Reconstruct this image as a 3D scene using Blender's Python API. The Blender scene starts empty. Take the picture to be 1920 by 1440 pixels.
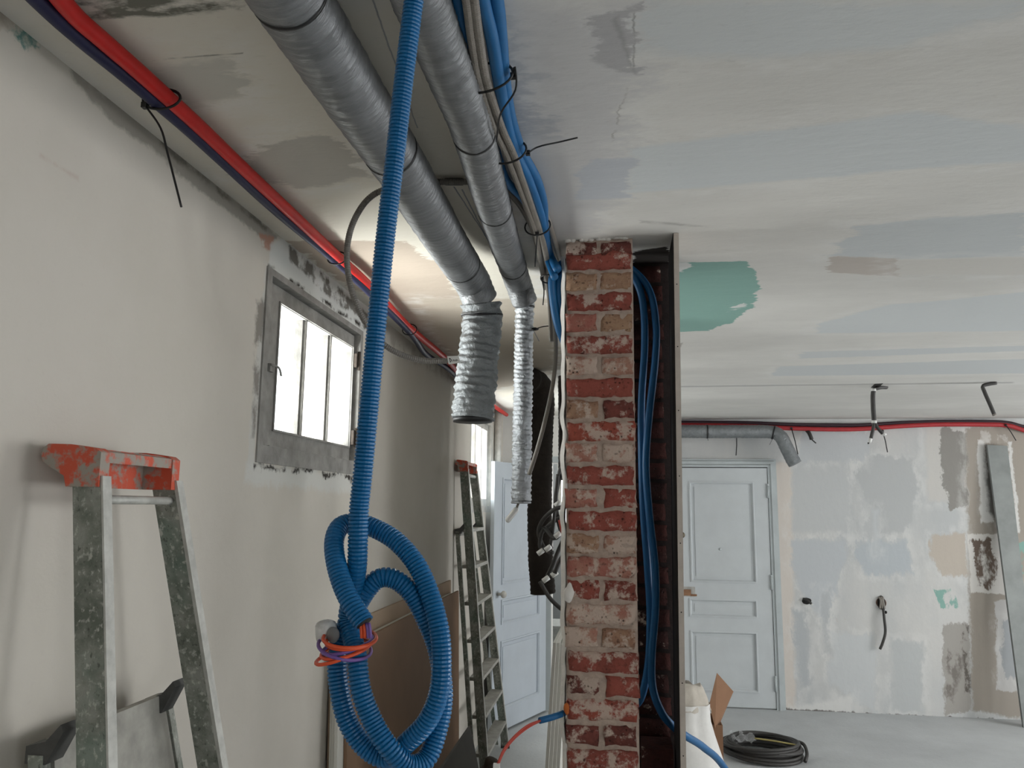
import bpy, math, random
from mathutils import Vector as V, noise as NZ, Matrix
random.seed(7)
C = bpy.context.scene.collection
# ------------------------------------------------------------------ camera
FPX = 1480.0
_a, _p, _r = math.radians(7.7), math.radians(8.9), math.radians(.6)
CAM = V((0, 0, 1.8))
FW = V((-math.sin(_a)*math.cos(_p), math.cos(_a)*math.cos(_p), math.sin(_p)))
_r0 = V((math.cos(_a), math.sin(_a), 0)); _u0 = _r0.cross(FW)
RT = math.cos(_r)*_r0 + math.sin(_r)*_u0
UP = -math.sin(_r)*_r0 + math.cos(_r)*_u0
cd = bpy.data.cameras.new('camera'); cam = bpy.data.objects.new('camera', cd); C.objects.link(cam)
cd.sensor_width = 36; cd.lens = 36*FPX/1920; cd.clip_start = .02
M = Matrix.Identity(4)
for i in range(3):
    M[i][0], M[i][1], M[i][2], M[i][3] = RT[i], UP[i], -FW[i], CAM[i]
cam.matrix_world = M
bpy.context.scene.camera = cam
# ------------------------------------------------------------------ light and exposure
sc = bpy.context.scene
sc.view_settings.view_transform = 'Standard'; sc.view_settings.look = 'None'
sc.view_settings.gamma = 1; sc.view_settings.use_curve_mapping = False
sc.view_settings.exposure = 0.16
w = bpy.data.worlds.new('sky'); sc.world = w; w.use_nodes = True
w.node_tree.nodes['Background'].inputs[0].default_value = (.95, .98, 1.0, 1)   # even overcast sky
w.node_tree.nodes['Background'].inputs[1].default_value = 3.6
def area(name, loc, aim, sx, sy, power, col=(1, 1, 1)):
    l = bpy.data.lights.new(name, 'AREA'); l.shape = 'RECTANGLE'; l.size = sx; l.size_y = sy
    l.energy = power; l.color = col
    o = bpy.data.objects.new(name, l); C.objects.link(o); o.location = loc
    o.rotation_euler = (V(aim)-V(loc)).to_track_quat('-Z', 'Y').to_euler()
    return o
# daylight entering by the tall windows of the right wall (outside the frame) and the windows in view, plus one added fill lamp
area('daylight_right_front', (7.0, 2.2, 1.5), (2.5, 2.8, 0), 1.6, 2.0, 62, (.98, .99, 1))
area('daylight_right_far', (7.0, 5.0, 1.5), (2.5, 4.9, 0), 1.6, 2.0, 92, (.98, .99, 1))
area('fill_back_right', (3.6, -3.25, 1.5), (1.6, 2, .5), 1.6, 2.0, 16, (.98, .99, 1))  # added fill lamp behind the camera, lightens the sides facing it
area('daylight_window_left', (-1.55, 2.6, 2.0), (0, 2.75, 2.7), .8, .5, 46, (1, .98, .95))
area('daylight_window_far_left', (-1.6, 6.25, 1.95), (0, 5.9, 2.3), .9, .8, 40, (1, .98, .96))
area('daylight_end_room', (-.35, 9.95, 1.9), (-.5, 6, 1.6), 1.0, .8, 50, (1, 1, 1))

# ------------------------------------------------------------------ helpers: points
def ray(x, y): return FPX*FW + (x-960)*RT + (720-y)*UP
def at(x, y, ax, v):
    d = ray(x, y); return CAM + d*((v-CAM[ax])/d[ax])
def aX(x, y, v): return at(x, y, 0, v)
def aY(x, y, v): return at(x, y, 1, v)
def aZ(x, y, v): return at(x, y, 2, v)
def proj(P):
    d = P-CAM; z = d.dot(FW); return 960+FPX*d.dot(RT)/z, 720-FPX*d.dot(UP)/z
H = 2.669; XL = -1.09; YF = 7.857; YP = 7.45; XR = 6.8; YB = -3.0

# ------------------------------------------------------------------ helpers: meshes
class MB:
    def __init__(s): s.v = []; s.f = []; s.sm = []
    def add(s, vs, fs, smooth=False):
        b = len(s.v); s.v += [tuple(p) for p in vs]
        s.f += [tuple(i+b for i in f) for f in fs]; s.sm += [smooth]*len(fs); return s
    def box(s, lo, hi, fr=None, shear=None):
        c = [(x, y, z) for z in (lo[2], hi[2]) for y in (lo[1], hi[1]) for x in (lo[0], hi[0])]
        if shear: c = [shear(V(p)) for p in c]
        return s.add(c, [(0, 2, 3, 1), (4, 5, 7, 6), (0, 1, 5, 4), (2, 6, 7, 3), (0, 4, 6, 2), (1, 3, 7, 5)])
    def hexa(s, a, b):   # two matching quads -> solid
        return s.add(list(a)+list(b), [(3, 2, 1, 0), (4, 5, 6, 7), (0, 1, 5, 4), (1, 2, 6, 5), (2, 3, 7, 6), (3, 0, 4, 7)])
    def bar(s, p, q, w, t, side=(0, 1, 0)):
        p, q = V(p), V(q); d = (q-p).normalized(); a = V(side); a = (a-d*a.dot(d)).normalized(); b = d.cross(a)
        k = lambda o: [o+a*t/2+b*w/2, o-a*t/2+b*w/2, o-a*t/2-b*w/2, o+a*t/2-b*w/2]
        return s.hexa(k(p), k(q))
    def prism(s, poly, off):
        n = len(poly); poly = [V(p) for p in poly]; off = V(off)
        return s.add(poly+[p+off for p in poly], [tuple(range(n))[::-1], tuple(range(n, 2*n))] + [(i, (i+1) % n, (i+1) % n+n, i+n) for i in range(n)])
    def tube(s, pts, rad, seg=12, cap=True, rfun=None, closed=False, smooth=True, flat=None):
        pts = [V(p) for p in pts]; n = len(pts)
        R = rad if isinstance(rad, (list, tuple)) else [rad]*n
        T = []
        for i in range(n):
            if closed: d = pts[(i+1) % n]-pts[i-1]
            else: d = pts[min(i+1, n-1)]-pts[max(i-1, 0)]
            T.append(d.normalized() if d.length > 1e-9 else V((0, 0, 1)))
        nrm = T[0].orthogonal().normalized() if abs(T[0].z) > .9 else (V((0, 0, 1))-T[0]*T[0].z).normalized()
        vs = []
        for i in range(n):
            nrm = (nrm-T[i]*nrm.dot(T[i])).normalized(); bi = T[i].cross(nrm)
            for k in range(seg):
                a = 2*math.pi*k/seg
                r = R[i]*(rfun(i, k, a, pts[i]) if rfun else 1)
                vs.append(pts[i]+(nrm*math.cos(a)+bi*math.sin(a))*r)
        fs = []
        m = n if closed else n-1
        for i in range(m):
            j = (i+1) % n
            for k in range(seg):
                l = (k+1) % seg
                fs.append((i*seg+k, i*seg+l, j*seg+l, j*seg+k))
        if cap and not closed:
            fs += [tuple(range(seg))[::-1], tuple((n-1)*seg+k for k in range(seg))]
        return s.add(vs, fs, smooth)
    def ball(s, c, rx, ry, rz, nu=14, nv=9, rough=0, sc=20):
        vs = []; c = V(c)
        for j in range(nv+1):
            t = math.pi*j/nv
            for i in range(nu):
                a = 2*math.pi*i/nu
                d = V((math.sin(t)*math.cos(a), math.sin(t)*math.sin(a), math.cos(t)))
                k = 1+rough*NZ.noise((c+V((d.x*rx, d.y*ry, d.z*rz)))*sc)
                vs.append(c+V((d.x*rx, d.y*ry, d.z*rz))*k)
        fs = [(j*nu+i, (j+1)*nu+i, (j+1)*nu+(i+1) % nu, j*nu+(i+1) % nu) for j in range(nv) for i in range(nu)]
        return s.add(vs, fs, True)
    def build(s, name, mat, parent=None, **props):
        me = bpy.data.meshes.new(name); me.from_pydata(s.v, [], s.f)
        me.polygons.foreach_set('use_smooth', s.sm); me.update()
        me.materials.append(mat)
        return link(name, me, parent, **props)
def link(name, me, parent=None, loc=None, **props):
    o = bpy.data.objects.new(name, me); C.objects.link(o)
    if loc: o.location = loc
    if parent:
        o.parent = parent
        o.matrix_parent_inverse = parent.matrix_basis.inverted()
    for k, v in props.items(): o[k] = v
    return o
def thing(name, label, cat, loc=(0, 0, 0), group=None):
    o = bpy.data.objects.new(name, None); C.objects.link(o); o.location = loc; o.empty_display_size = .05
    o['label'] = label; o['category'] = cat
    if group: o['group'] = group
    return o
def tag(o, label, cat, group=None):
    o['label'] = label; o['category'] = cat
    if group: o['group'] = group
    return o
def smooth(ctrl, step=.02):
    c = [V(p) for p in ctrl]; c = [2*c[0]-c[1]]+c+[2*c[-1]-c[-2]]; dense = []
    for i in range(1, len(c)-2):
        p0, p1, p2, p3 = c[i-1:i+3]
        n = max(4, int((p2-p1).length/step*2)+2)
        for k in range(n):
            t = k/n
            dense.append(.5*((2*p1)+(p2-p0)*t+(2*p0-5*p1+4*p2-p3)*t*t+(3*p1-p0-3*p2+p3)*t**3))
    dense.append(c[-2])
    out = [dense[0]]; acc = 0; L = 0
    for i in range(1, len(dense)): L += (dense[i]-dense[i-1]).length
    n = max(2, round(L/step)); st = L/n; nxt = st
    for i in range(1, len(dense)):
        a, b = dense[i-1], dense[i]; d = (b-a).length
        while acc+d >= nxt-1e-9 and d > 0 and len(out) < n:
            out.append(a.lerp(b, (nxt-acc)/d)); nxt += st
        acc += d
    out.append(dense[-1])
    return out
def ribbed(mb, ctrl, r, pitch=.007, dep=.12, seg=16):
    pts = smooth(ctrl, pitch/4)
    pat = [1, 1.0, 1.0-dep*.1, 1-dep]
    return mb.tube(pts, [r*pat[i % 4] for i in range(len(pts))], seg, smooth=False)
def near_idx(path, px, py):
    best = min(range(len(path)), key=lambda i: (proj(path[i])[0]-px)**2+(proj(path[i])[1]-py)**2)
    return best

# ------------------------------------------------------------------ helpers: materials
def srgb(r, g, b):
    f = lambda c: (c/255/12.92) if c/255 <= .04045 else ((c/255+.055)/1.055)**2.4
    return (f(r), f(g), f(b), 1)
class NT:
    def __init__(s, name):
        s.m = bpy.data.materials.new(name); s.m.use_nodes = True; s.t = s.m.node_tree
        s.b = s.t.nodes['Principled BSDF']
    def n(s, typ, **kw):
        o = s.t.nodes.new(typ)
        for k, v in kw.items(): setattr(o, k, v)
        return o
    def l(s, a, b): s.t.links.new(a, b)
    def val(s, sock, v):
        if isinstance(v, bpy.types.NodeSocket): s.l(v, sock)
        else: sock.default_value = v
    def math(s, op, a, b=0.0, c=None):
        o = s.n('ShaderNodeMath', operation=op); s.val(o.inputs[0], a); s.val(o.inputs[1], b)
        if c is not None: s.val(o.inputs[2], c)
        return o.outputs[0]
    def vmath(s, op, a, b):
        o = s.n('ShaderNodeVectorMath', operation=op); s.val(o.inputs[0], a); s.val(o.inputs[1], b)
        return o.outputs[1] if op == 'DOT_PRODUCT' else o.outputs[0]
    def noise(s, vec, scale, detail=4, rough=.55):
        o = s.n('ShaderNodeTexNoise'); s.val(o.inputs['Vector'], vec)
        o.inputs['Scale'].default_value = scale; o.inputs['Detail'].default_value = detail; o.inputs['Roughness'].default_value = rough
        return o
    def rng(s, x, a, b, c=0.0, d=1.0):
        o = s.n('ShaderNodeMapRange'); s.val(o.inputs[0], x)
        for i, q in enumerate((a, b, c, d)): s.val(o.inputs[i+1], q)
        return o.outputs[0]
    def mix(s, fac, a, b):
        o = s.n('ShaderNodeMix', data_type='RGBA'); s.val(o.inputs[0], fac); s.val(o.inputs[6], a); s.val(o.inputs[7], b)
        return o.outputs[2]
    def scale3(s, vec, sc):
        o = s.n('ShaderNodeVectorMath', operation='MULTIPLY'); s.l(vec, o.inputs[0]); o.inputs[1].default_value = sc
        return o.outputs[0]
    def bump(s, h, strength, dist=.01):
        o = s.n('ShaderNodeBump'); s.l(h, o.inputs['Height']); o.inputs['Strength'].default_value = strength; o.inputs['Distance'].default_value = dist
        s.l(o.outputs[0], s.b.inputs['Normal'])
    def pos(s): return s.n('ShaderNodeNewGeometry').outputs['Position']
    def obj(s): return s.n('ShaderNodeTexCoord').outputs['Object']
def plain(name, col, rough=.5, metal=0, var=.0, scale=40, bump=0, bscale=None, spec=.5, col2=None):
    t = NT(name); b = t.b
    b.inputs['Roughness'].default_value = rough; b.inputs['Metallic'].default_value = metal
    b.inputs['Specular IOR Level'].default_value = spec
    c2 = col2 or tuple(x*(1-var) for x in col[:3])+(1,)
    p = t.obj(); n = t.noise(p, scale, 5, .6)
    t.l(t.mix(t.rng(n.outputs[0], .35, .65), col, c2), b.inputs['Base Color'])
    if bump:
        nb = t.noise(p, bscale or scale*2, 4, .6); t.bump(nb.outputs[0], bump, .004)
    return t.m
def hull(pts):
    pts = sorted(set((round(x, 5), round(y, 5)) for x, y in pts))
    def half(ps):
        h = []
        for p in ps:
            while len(h) >= 2 and (h[-1][0]-h[-2][0])*(p[1]-h[-2][1])-(h[-1][1]-h[-2][1])*(p[0]-h[-2][0]) <= 0: h.pop()
            h.append(p)
        return h
    return half(pts)[:-1]+half(pts[::-1])[:-1]
def patched(name, base, base2, patches, plane, ax, rough=.85, stretch=(1, 1, 1), bump=.25, bscale=14, wx=(1, 1, 1), halo=0, sdark=.08):
    """plaster: ragged patches of bare board, filler and old paint where the wall has them.
    patch = (pixel outline on this plane, colour, ragged amplitude, softness, opacity, breakup)"""
    t = NT(name); b = t.b; b.inputs['Roughness'].default_value = rough; b.inputs['Specular IOR Level'].default_value = .25
    p = t.pos(); ps = t.scale3(p, stretch)
    n1 = t.noise(ps, 1.6, 6, .6); n2 = t.noise(ps, 9, 6, .65); n3 = t.noise(ps, 55, 3, .6)
    col = t.mix(t.rng(n1.outputs[0], .36, .64), base, base2)
    dv = t.vmath('SUBTRACT', n2.outputs[1], (.5, .5, .5)); dw = t.vmath('SUBTRACT', n3.outputs[1], (.5, .5, .5))
    warp = {}
    iu, iv = [i for i in range(3) if i != ax]
    for outline, pc, rag, soft, op, brk in patches:
        if rag not in warp:
            a = t.scale3(dv, tuple(rag*k*1.6 for k in wx)); q = t.scale3(dw, tuple(rag*.5*k for k in wx))
            warp[rag] = t.vmath('ADD', t.vmath('ADD', p, a), q)
        w2 = [at(x, y, ax, plane) for x, y in outline]
        hp = hull([(q[iu], q[iv]) for q in w2]); d = None; n = len(hp)
        for i in range(n):
            (x0, y0), (x1, y1) = hp[i], hp[(i+1) % n]
            nx, ny = y1-y0, x0-x1; L = math.hypot(nx, ny)
            if L < 1e-6: continue
            nv = [0, 0, 0]; nv[iu] = nx/L; nv[iv] = ny/L
            e = t.math('SUBTRACT', t.vmath('DOT_PRODUCT', warp[rag], tuple(nv)), (nx*x0+ny*y0)/L)
            d = e if d is None else t.math('MAXIMUM', d, e)
        f = t.rng(d, -soft, soft, op, 0.0)
        if brk:
            f = t.math('MULTIPLY', f, t.rng(n2.outputs[0], .5-brk*.25, .56-brk*.1, 0, 1))
        if halo and soft >= .01 and not brk:
            hz = t.math('MULTIPLY', t.rng(d, -.01, .02, 0, halo), t.math('MULTIPLY', t.rng(d, .03, .10, 1, 0), t.rng(n2.outputs[0], .42, .58)))
            col = t.mix(hz, col, srgb(228, 227, 224))
        col = t.mix(f, col, pc)
    # fine speckle
    col = t.mix(t.rng(n3.outputs[0], .62, .75, 0, sdark), col, (.12, .11, .1, 1))
    t.l(col, b.inputs['Base Color'])
    nb = t.noise(ps, bscale, 6, .6); t.bump(nb.outputs[0], bump, .012)
    return t.m
def sc_(l): return l

# colours
WARM = srgb(212, 206, 197); WARM2 = srgb(205, 198, 188)
CEI = srgb(224, 222, 217); CEI2 = srgb(211, 209, 204)
BLU = srgb(209, 213, 214); BLU2 = srgb(203, 207, 208); WHT = srgb(226, 225, 222)
GRN = srgb(140, 178, 168); GRY = srgb(168, 166, 164); TAU = srgb(178, 168, 157); CRE = srgb(222, 216, 202)
def off(pts, ox, oy, s): return [(ox+x/s, oy+y/s) for x, y in pts]
K = lambda pts: off(pts, 960, 0, 2)        # outlines read off a 2x crop of the ceiling
ceil_p = [
    ([(0, 0), (780, 0), (960, 420), (1040, 640), (1040, 790), (850, 700), (500, 435), (100, 20)], CRE, .05, .05, .8, 0),
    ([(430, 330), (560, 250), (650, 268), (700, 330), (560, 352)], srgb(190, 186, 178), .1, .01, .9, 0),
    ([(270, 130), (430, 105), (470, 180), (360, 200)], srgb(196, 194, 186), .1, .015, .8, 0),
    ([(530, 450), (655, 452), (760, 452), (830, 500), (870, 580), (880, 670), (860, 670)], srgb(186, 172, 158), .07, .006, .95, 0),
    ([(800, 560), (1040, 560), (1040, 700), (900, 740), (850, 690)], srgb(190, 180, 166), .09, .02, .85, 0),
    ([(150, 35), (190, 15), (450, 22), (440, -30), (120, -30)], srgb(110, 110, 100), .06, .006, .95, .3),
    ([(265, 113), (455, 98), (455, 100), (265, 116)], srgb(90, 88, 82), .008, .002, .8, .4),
    # right room
    (K([(-60, 0), (460, 0), (450, 560), (300, 880), (100, 900), (-30, 520)]), srgb(204, 203, 203), .12, .04, .9, 0),
    (K([(-40, 130), (110, 520), (60, 520), (-40, 440)]), srgb(176, 180, 186), .12, .03, .8, 0),
    (K([(480, 0), (1500, 0), (1900, 0), (1900, 60), (1400, 190), (700, 215), (475, 190)]), BLU, .07, .02, .85, 0),
    (K([(445, 560), (1000, 510), (1500, 420), (1940, 480), (1940, 600), (1500, 620), (1000, 650), (650, 705), (450, 725)]), BLU, .05, .012, .95, 0),
    (K([(350, 60), (452, 5), (455, 278), (390, 258), (280, 230), (330, 150)]), srgb(180, 179, 180), .06, .006, .9, 0),
    (K([(240, 650), (300, 600), (445, 590), (445, 742), (250, 748)]), srgb(192, 196, 202), .05, .008, .9, 0),
    (K([(457, -30), (462, -30), (460, 275), (455, 275)]), srgb(120, 118, 115), .008, .002, .8, .2),
    (K([(1195, 960), (1300, 850), (1600, 815), (1940, 795), (1940, 960), (1450, 972)]), BLU2, .06, .012, .95, 0),
    (K([(1170, 1022), (1210, 960), (1445, 968), (1445, 1035)]), srgb(194, 186, 178), .05, .006, .95, 0),
    (K([(1445, 975), (1940, 965), (1940, 1030), (1445, 1030)]), srgb(212, 209, 203), .04, .01, .9, 0),
    (K([(1150, 1215), (1400, 1145), (1940, 1095), (1940, 1240), (1150, 1250)]), BLU, .05, .015, .9, 0),
    (K([(1080, 1320), (1940, 1295), (1940, 1315), (1080, 1345)]), BLU2, .06, .012, .8, 0),
    (K([(1000, 1375), (1940, 1345), (1940, 1400), (980, 1410)]), BLU2, .06, .012, .85, 0),
    (K([(612, 985), (890, 980), (888, 1050), (930, 1073), (900, 1150), (830, 1205), (740, 1240), (612, 1245)]), GRN, .035, .003, 1, 0),
    (K([(608, 985), (650, 985), (665, 1000), (640, 1020), (612, 1010)]), WHT, .03, .003, .95, 0),
    (K([(800, 1160), (880, 1135), (880, 1150), (800, 1172)]), WHT, .035, .003, .9, .3),
    (K([(490, 828), (760, 850), (760, 856), (490, 836)]), srgb(150, 146, 142), .03, .008, .6, .3),
    (K([(612, 1290), (640, 1285), (630, 1308), (612, 1308)]), srgb(160, 155, 150), .01, .004, .8, 0),
    ([(1255, 724), (1900, 716), (1900, 718.5), (1255, 726.5)], srgb(185, 183, 180), .03, .01, .9, 0),
    ([(1150, 40), (1160, 30), (1190, 140), (1188, 140)], srgb(150, 148, 146), .01, .004, .5, 0),
    ([(1176, 165), (1178, 165), (1150, 265), (1147, 265)], srgb(150, 146, 140), .02, .003, .7, .2),
]
ceil_p.append(([(1184, 472), (1258, 462), (1262, 520), (1184, 520)], srgb(44, 37, 33), .03, .004, .97, 0))  # recess shade carried onto the ceiling as a painted dark patch
# pencil lines between the ducts
for a_, b_ in (((698, 0), (782, 240)), ((850, 350), (985, 560)), ((865, 355), (1010, 640))):
    ceil_p.append(([a_, (a_[0]+2.5, a_[1]), b_, (b_[0]+1.5, b_[1])], srgb(90, 100, 120), .002, .0015, .8, 0))
F = lambda pts: off(pts, 1240, 680, 2)
FG = srgb(196, 198, 198)
far_p = [
    (F([(405, 380), (490, 370), (500, 1300), (445, 1300)]), srgb(218, 208, 198), .05, .02, .8, 0),
    (F([(490, 370), (700, 360), (695, 630), (490, 632)]), FG, .1, .03, .9, 0),
    (F([(730, 420), (790, 340), (940, 360), (960, 480), (915, 630), (800, 640), (780, 470)]), srgb(187, 189, 189), .12, .015, .9, 0),
    (F([(490, 668), (700, 665), (640, 780), (620, 990), (520, 850), (490, 760)]), srgb(193, 197, 200), .12, .02, .9, 0),
    (F([(740, 670), (920, 670), (945, 790), (780, 800), (720, 740)]), srgb(186, 192, 196), .12, .02, .9, 0),
    (F([(540, 250), (790, 260), (760, 370), (500, 370)]), srgb(194, 197, 199), .12, .02, .9, 0),
    (F([(640, 1010), (800, 1020), (805, 1310), (700, 1240), (630, 1200)]), srgb(202, 205, 206), .12, .02, .8, 0),
    (F([(860, 1040), (985, 1050), (975, 1310), (875, 1300)]), srgb(190, 193, 193), .1, .02, .9, 0),
    (F([(495, 930), (540, 930), (555, 1200), (520, 1210)]), srgb(182, 186, 188), .12, .025, .9, 0),
    (F([(605, 860), (635, 860), (630, 1090), (612, 1090)]), srgb(186, 189, 190), .12, .025, .8, 0),
    (F([(790, 550), (815, 550), (815, 720), (800, 720)]), srgb(200, 203, 204), .05, .02, .9, 0),
    (F([(990, 240), (1150, 235), (1150, 520), (1000, 520)]), srgb(212, 207, 200), .06, .02, .6, 0),
    (F([(1042, 245), (1150, 262), (1112, 400), (1145, 540), (1082, 556), (1050, 420)]), srgb(150, 147, 142), .1, .006, 1, 0),
    (F([(1145, 240), (1380, 235), (1380, 1345), (1165, 1300), (1150, 640)]), srgb(168, 160, 150), .07, .012, 1, 0),
    (F([(1010, 650), (1140, 640), (1150, 800), (1060, 800), (1005, 720)]), srgb(194, 184, 172), .1, .012, .95, 0),
    (F([(1185, 290), (1212, 290), (1245, 600), (1200, 600)]), WHT, .05, .006, .9, 0),
    (F([(1300, 300), (1312, 300), (1345, 640), (1330, 640)]), WHT, .05, .006, .9, 0),
    (F([(1195, 255), (1300, 275), (1300, 300), (1195, 300)]), srgb(200, 196, 190), .1, .008, .9, .2),
    (F([(1215, 310), (1240, 310), (1260, 600), (1225, 560)]), srgb(105, 103, 100), .05, .02, .9, 0),
    (F([(1150, 645), (1262, 640), (1300, 870), (1160, 862)]), srgb(220, 217, 212), .04, .005, .95, 0),
    (F([(1170, 665), (1240, 660), (1265, 770), (1235, 855), (1180, 845)]), srgb(112, 98, 88), .12, .008, 1, .45),
    (F([(1250, 900), (1310, 880), (1350, 1235), (1258, 1230)]), srgb(205, 204, 202), .06, .006, .9, 0),
    (F([(1275, 970), (1310, 960), (1335, 1190), (1285, 1180)]), srgb(168, 172, 175), .1, .01, .9, 0),
    (F([(1022, 850), (1105, 850), (1115, 920), (1052, 922)]), GRN, .05, .004, 1, .1),
    (F([(1325, 680), (1370, 670), (1370, 850), (1332, 800)]), GRN, .05, .004, 1, .2),
    (F([(1050, 985), (1150, 972), (1160, 1300), (1062, 1330), (1078, 1140)]), srgb(168, 164, 158), .09, .008, 1, 0),
    (F([(1128, 976), (1156, 985), (1165, 1245), (1142, 1240)]), srgb(100, 94, 88), .06, .008, .9, .1),
    (F([(1075, 1080), (1140, 1110), (1090, 1280), (1070, 1270)]), srgb(120, 114, 108), .12, .015, .8, .3),
    (F([(655, 960), (690, 965), (680, 990), (662, 985)]), srgb(170, 150, 136), .05, .006, .8, .3),
    (F([(480, 1290), (720, 1250), (720, 1310), (480, 1310)]), WHT, .06, .02, .7, 0),
    (F([(440, 1296), (1060, 1330), (1370, 1345), (1370, 1352), (1060, 1337), (440, 1304)]), srgb(96, 90, 84), .05, .006, .9, 0),
]
left_p = [
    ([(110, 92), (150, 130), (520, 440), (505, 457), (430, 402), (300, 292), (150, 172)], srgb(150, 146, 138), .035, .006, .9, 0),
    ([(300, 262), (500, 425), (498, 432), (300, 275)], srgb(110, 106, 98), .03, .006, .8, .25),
    ([(120, 90), (190, 165), (200, 200), (150, 150)], srgb(178, 174, 166), .05, .01, .8, .1),
    ([(18, 52), (60, 50), (75, 90), (50, 92)], srgb(78, 128, 122), .06, .004, .9, .3),
    ([(0, 0), (60, 0), (100, 40), (0, 45)], srgb(150, 138, 124), .05, .01, .7, 0),
    ([(485, 437), (512, 440), (510, 470), (492, 462)], srgb(176, 130, 112), .03, .004, .8, .2),
    ([(505, 455), (540, 440), (720, 590), (720, 650), (700, 640), (505, 500)], srgb(206, 208, 205), .04, .008, .9, 0),
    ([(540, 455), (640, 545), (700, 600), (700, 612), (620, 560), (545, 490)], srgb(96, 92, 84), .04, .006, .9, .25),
    ([(498, 492), (512, 496), (474, 880), (462, 875)], srgb(200, 200, 196), .05, .008, .8, 0),
    ([(462, 868), (680, 892), (670, 925), (460, 905)], srgb(205, 206, 202), .06, .012, .8, 0),
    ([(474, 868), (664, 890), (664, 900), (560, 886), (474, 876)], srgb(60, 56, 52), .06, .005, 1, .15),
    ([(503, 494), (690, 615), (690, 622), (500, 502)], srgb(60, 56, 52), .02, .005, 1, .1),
    ([(480, 570), (500, 560), (478, 820), (472, 820)], srgb(120, 114, 108), .05, .01, .8, .35),
    ([(720, 620), (870, 700), (870, 730), (740, 660)], srgb(176, 168, 158), .06, .02, .8, .1),
    ([(76, 290), (145, 332), (145, 335), (76, 294)], srgb(180, 160, 150), .01, .006, .6, .2),
]
MT = {}
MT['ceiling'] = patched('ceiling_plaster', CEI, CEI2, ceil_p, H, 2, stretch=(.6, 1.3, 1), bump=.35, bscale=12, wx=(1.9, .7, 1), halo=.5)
MT['far'] = patched('far_wall_plaster', srgb(208, 207, 204), srgb(193, 195, 195), far_p, YF, 1, stretch=(1.3, 1, .7), bump=.2, halo=.35)
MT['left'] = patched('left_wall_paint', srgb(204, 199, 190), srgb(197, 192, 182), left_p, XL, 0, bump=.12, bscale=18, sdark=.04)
MT['wall'] = patched('plain_plaster', srgb(228, 226, 222), srgb(220, 218, 214), [], 0, 0)
MT['floor'] = patched('dusty_concrete', srgb(198, 201, 202), srgb(184, 187, 188), [], 0, 2, rough=.75, bump=.25, bscale=30, sdark=.25)
MT['greywall'] = patched('grey_plaster', srgb(150, 154, 158), srgb(140, 144, 148), [], 0, 0)

# ================================================================== ROOM
def panelled(name, fixed, lo, hi, ax, openings, mat):
    """wall slab with rectangular holes; ax = thickness axis, fixed = (a, b) along it"""
    u, v = [i for i in range(3) if i != ax]
    us = sorted({lo[0], hi[0]} | {q for o in openings for q in (o[0], o[1])})
    vs = sorted({lo[1], hi[1]} | {q for o in openings for q in (o[2], o[3])})
    mb = MB()
    for i in range(len(us)-1):
        for j in range(len(vs)-1):
            cu, cv = (us[i]+us[i+1])/2, (vs[j]+vs[j+1])/2
            if any(o[0] < cu < o[1] and o[2] < cv < o[3] for o in openings): continue
            a = [0, 0, 0]; b = [0, 0, 0]
            a[ax], b[ax] = fixed; a[u], b[u] = us[i], us[i+1]; a[v], b[v] = vs[j], vs[j+1]
            mb.box(a, b)
    return mb.build(name, mat, kind='structure')
YE = 10.0
MB().box((-1.5, YB-.2, -.15), (XR+.2, YE, 0)).build('floor', MT['floor'], kind='structure')
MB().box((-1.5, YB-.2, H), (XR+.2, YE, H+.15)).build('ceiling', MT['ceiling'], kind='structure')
# window_1 opening from its place in the wall
w1a, w1b = aX(504, 501, XL), aX(679, 621, XL); w1c = aX(475, 866, XL)
Y0, Y1, Z0, Z1 = w1c.y+.01, w1b.y, w1c.z, w1a.z
w2y0, w2y1, w2z0, w2z1 = 5.78, 6.86, 1.76, 2.55
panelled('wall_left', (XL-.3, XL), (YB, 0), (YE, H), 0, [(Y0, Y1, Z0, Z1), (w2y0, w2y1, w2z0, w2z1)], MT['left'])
panelled('wall_far', (YF, YF+.2), (.3, 0), (XR, H), 1, [], MT['far'])
DX0, DX1, DZ = -.62, .2, 2.22
panelled('wall_partition', (YP, YP+.15), (XL, 0), (.45, H), 1, [(DX0, DX1, -.01, DZ)], MT['wall'])
panelled('wall_partition_return', (.3, .45), (YP+.15, 0), (YE, H), 0, [], MT['wall'])
panelled('wall_middle_blocker', (-.14, .08), (3.5, 0), (5.0, H), 0, [], MT['wall'])  # unseen wall added and cut short to shape corridor light; backs leaning sheets
panelled('wall_beyond', (YE-.2, YE), (XL, 0), (.3, H), 1, [(-.75, .1, 1.55, 2.45)], MT['greywall'])
panelled('wall_right', (XR, XR+.2), (YB, 0), (YF, H), 0, [(1.4, 3.0, .5, 2.45), (4.2, 5.8, .5, 2.45)], MT['wall'])
panelled('wall_back', (YB-.2, YB), (-1.5, 0), (XR, H), 1, [(2.8, 4.4, .5, 2.45)], MT['wall'])  # opening added to let the back fill lamp in

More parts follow.
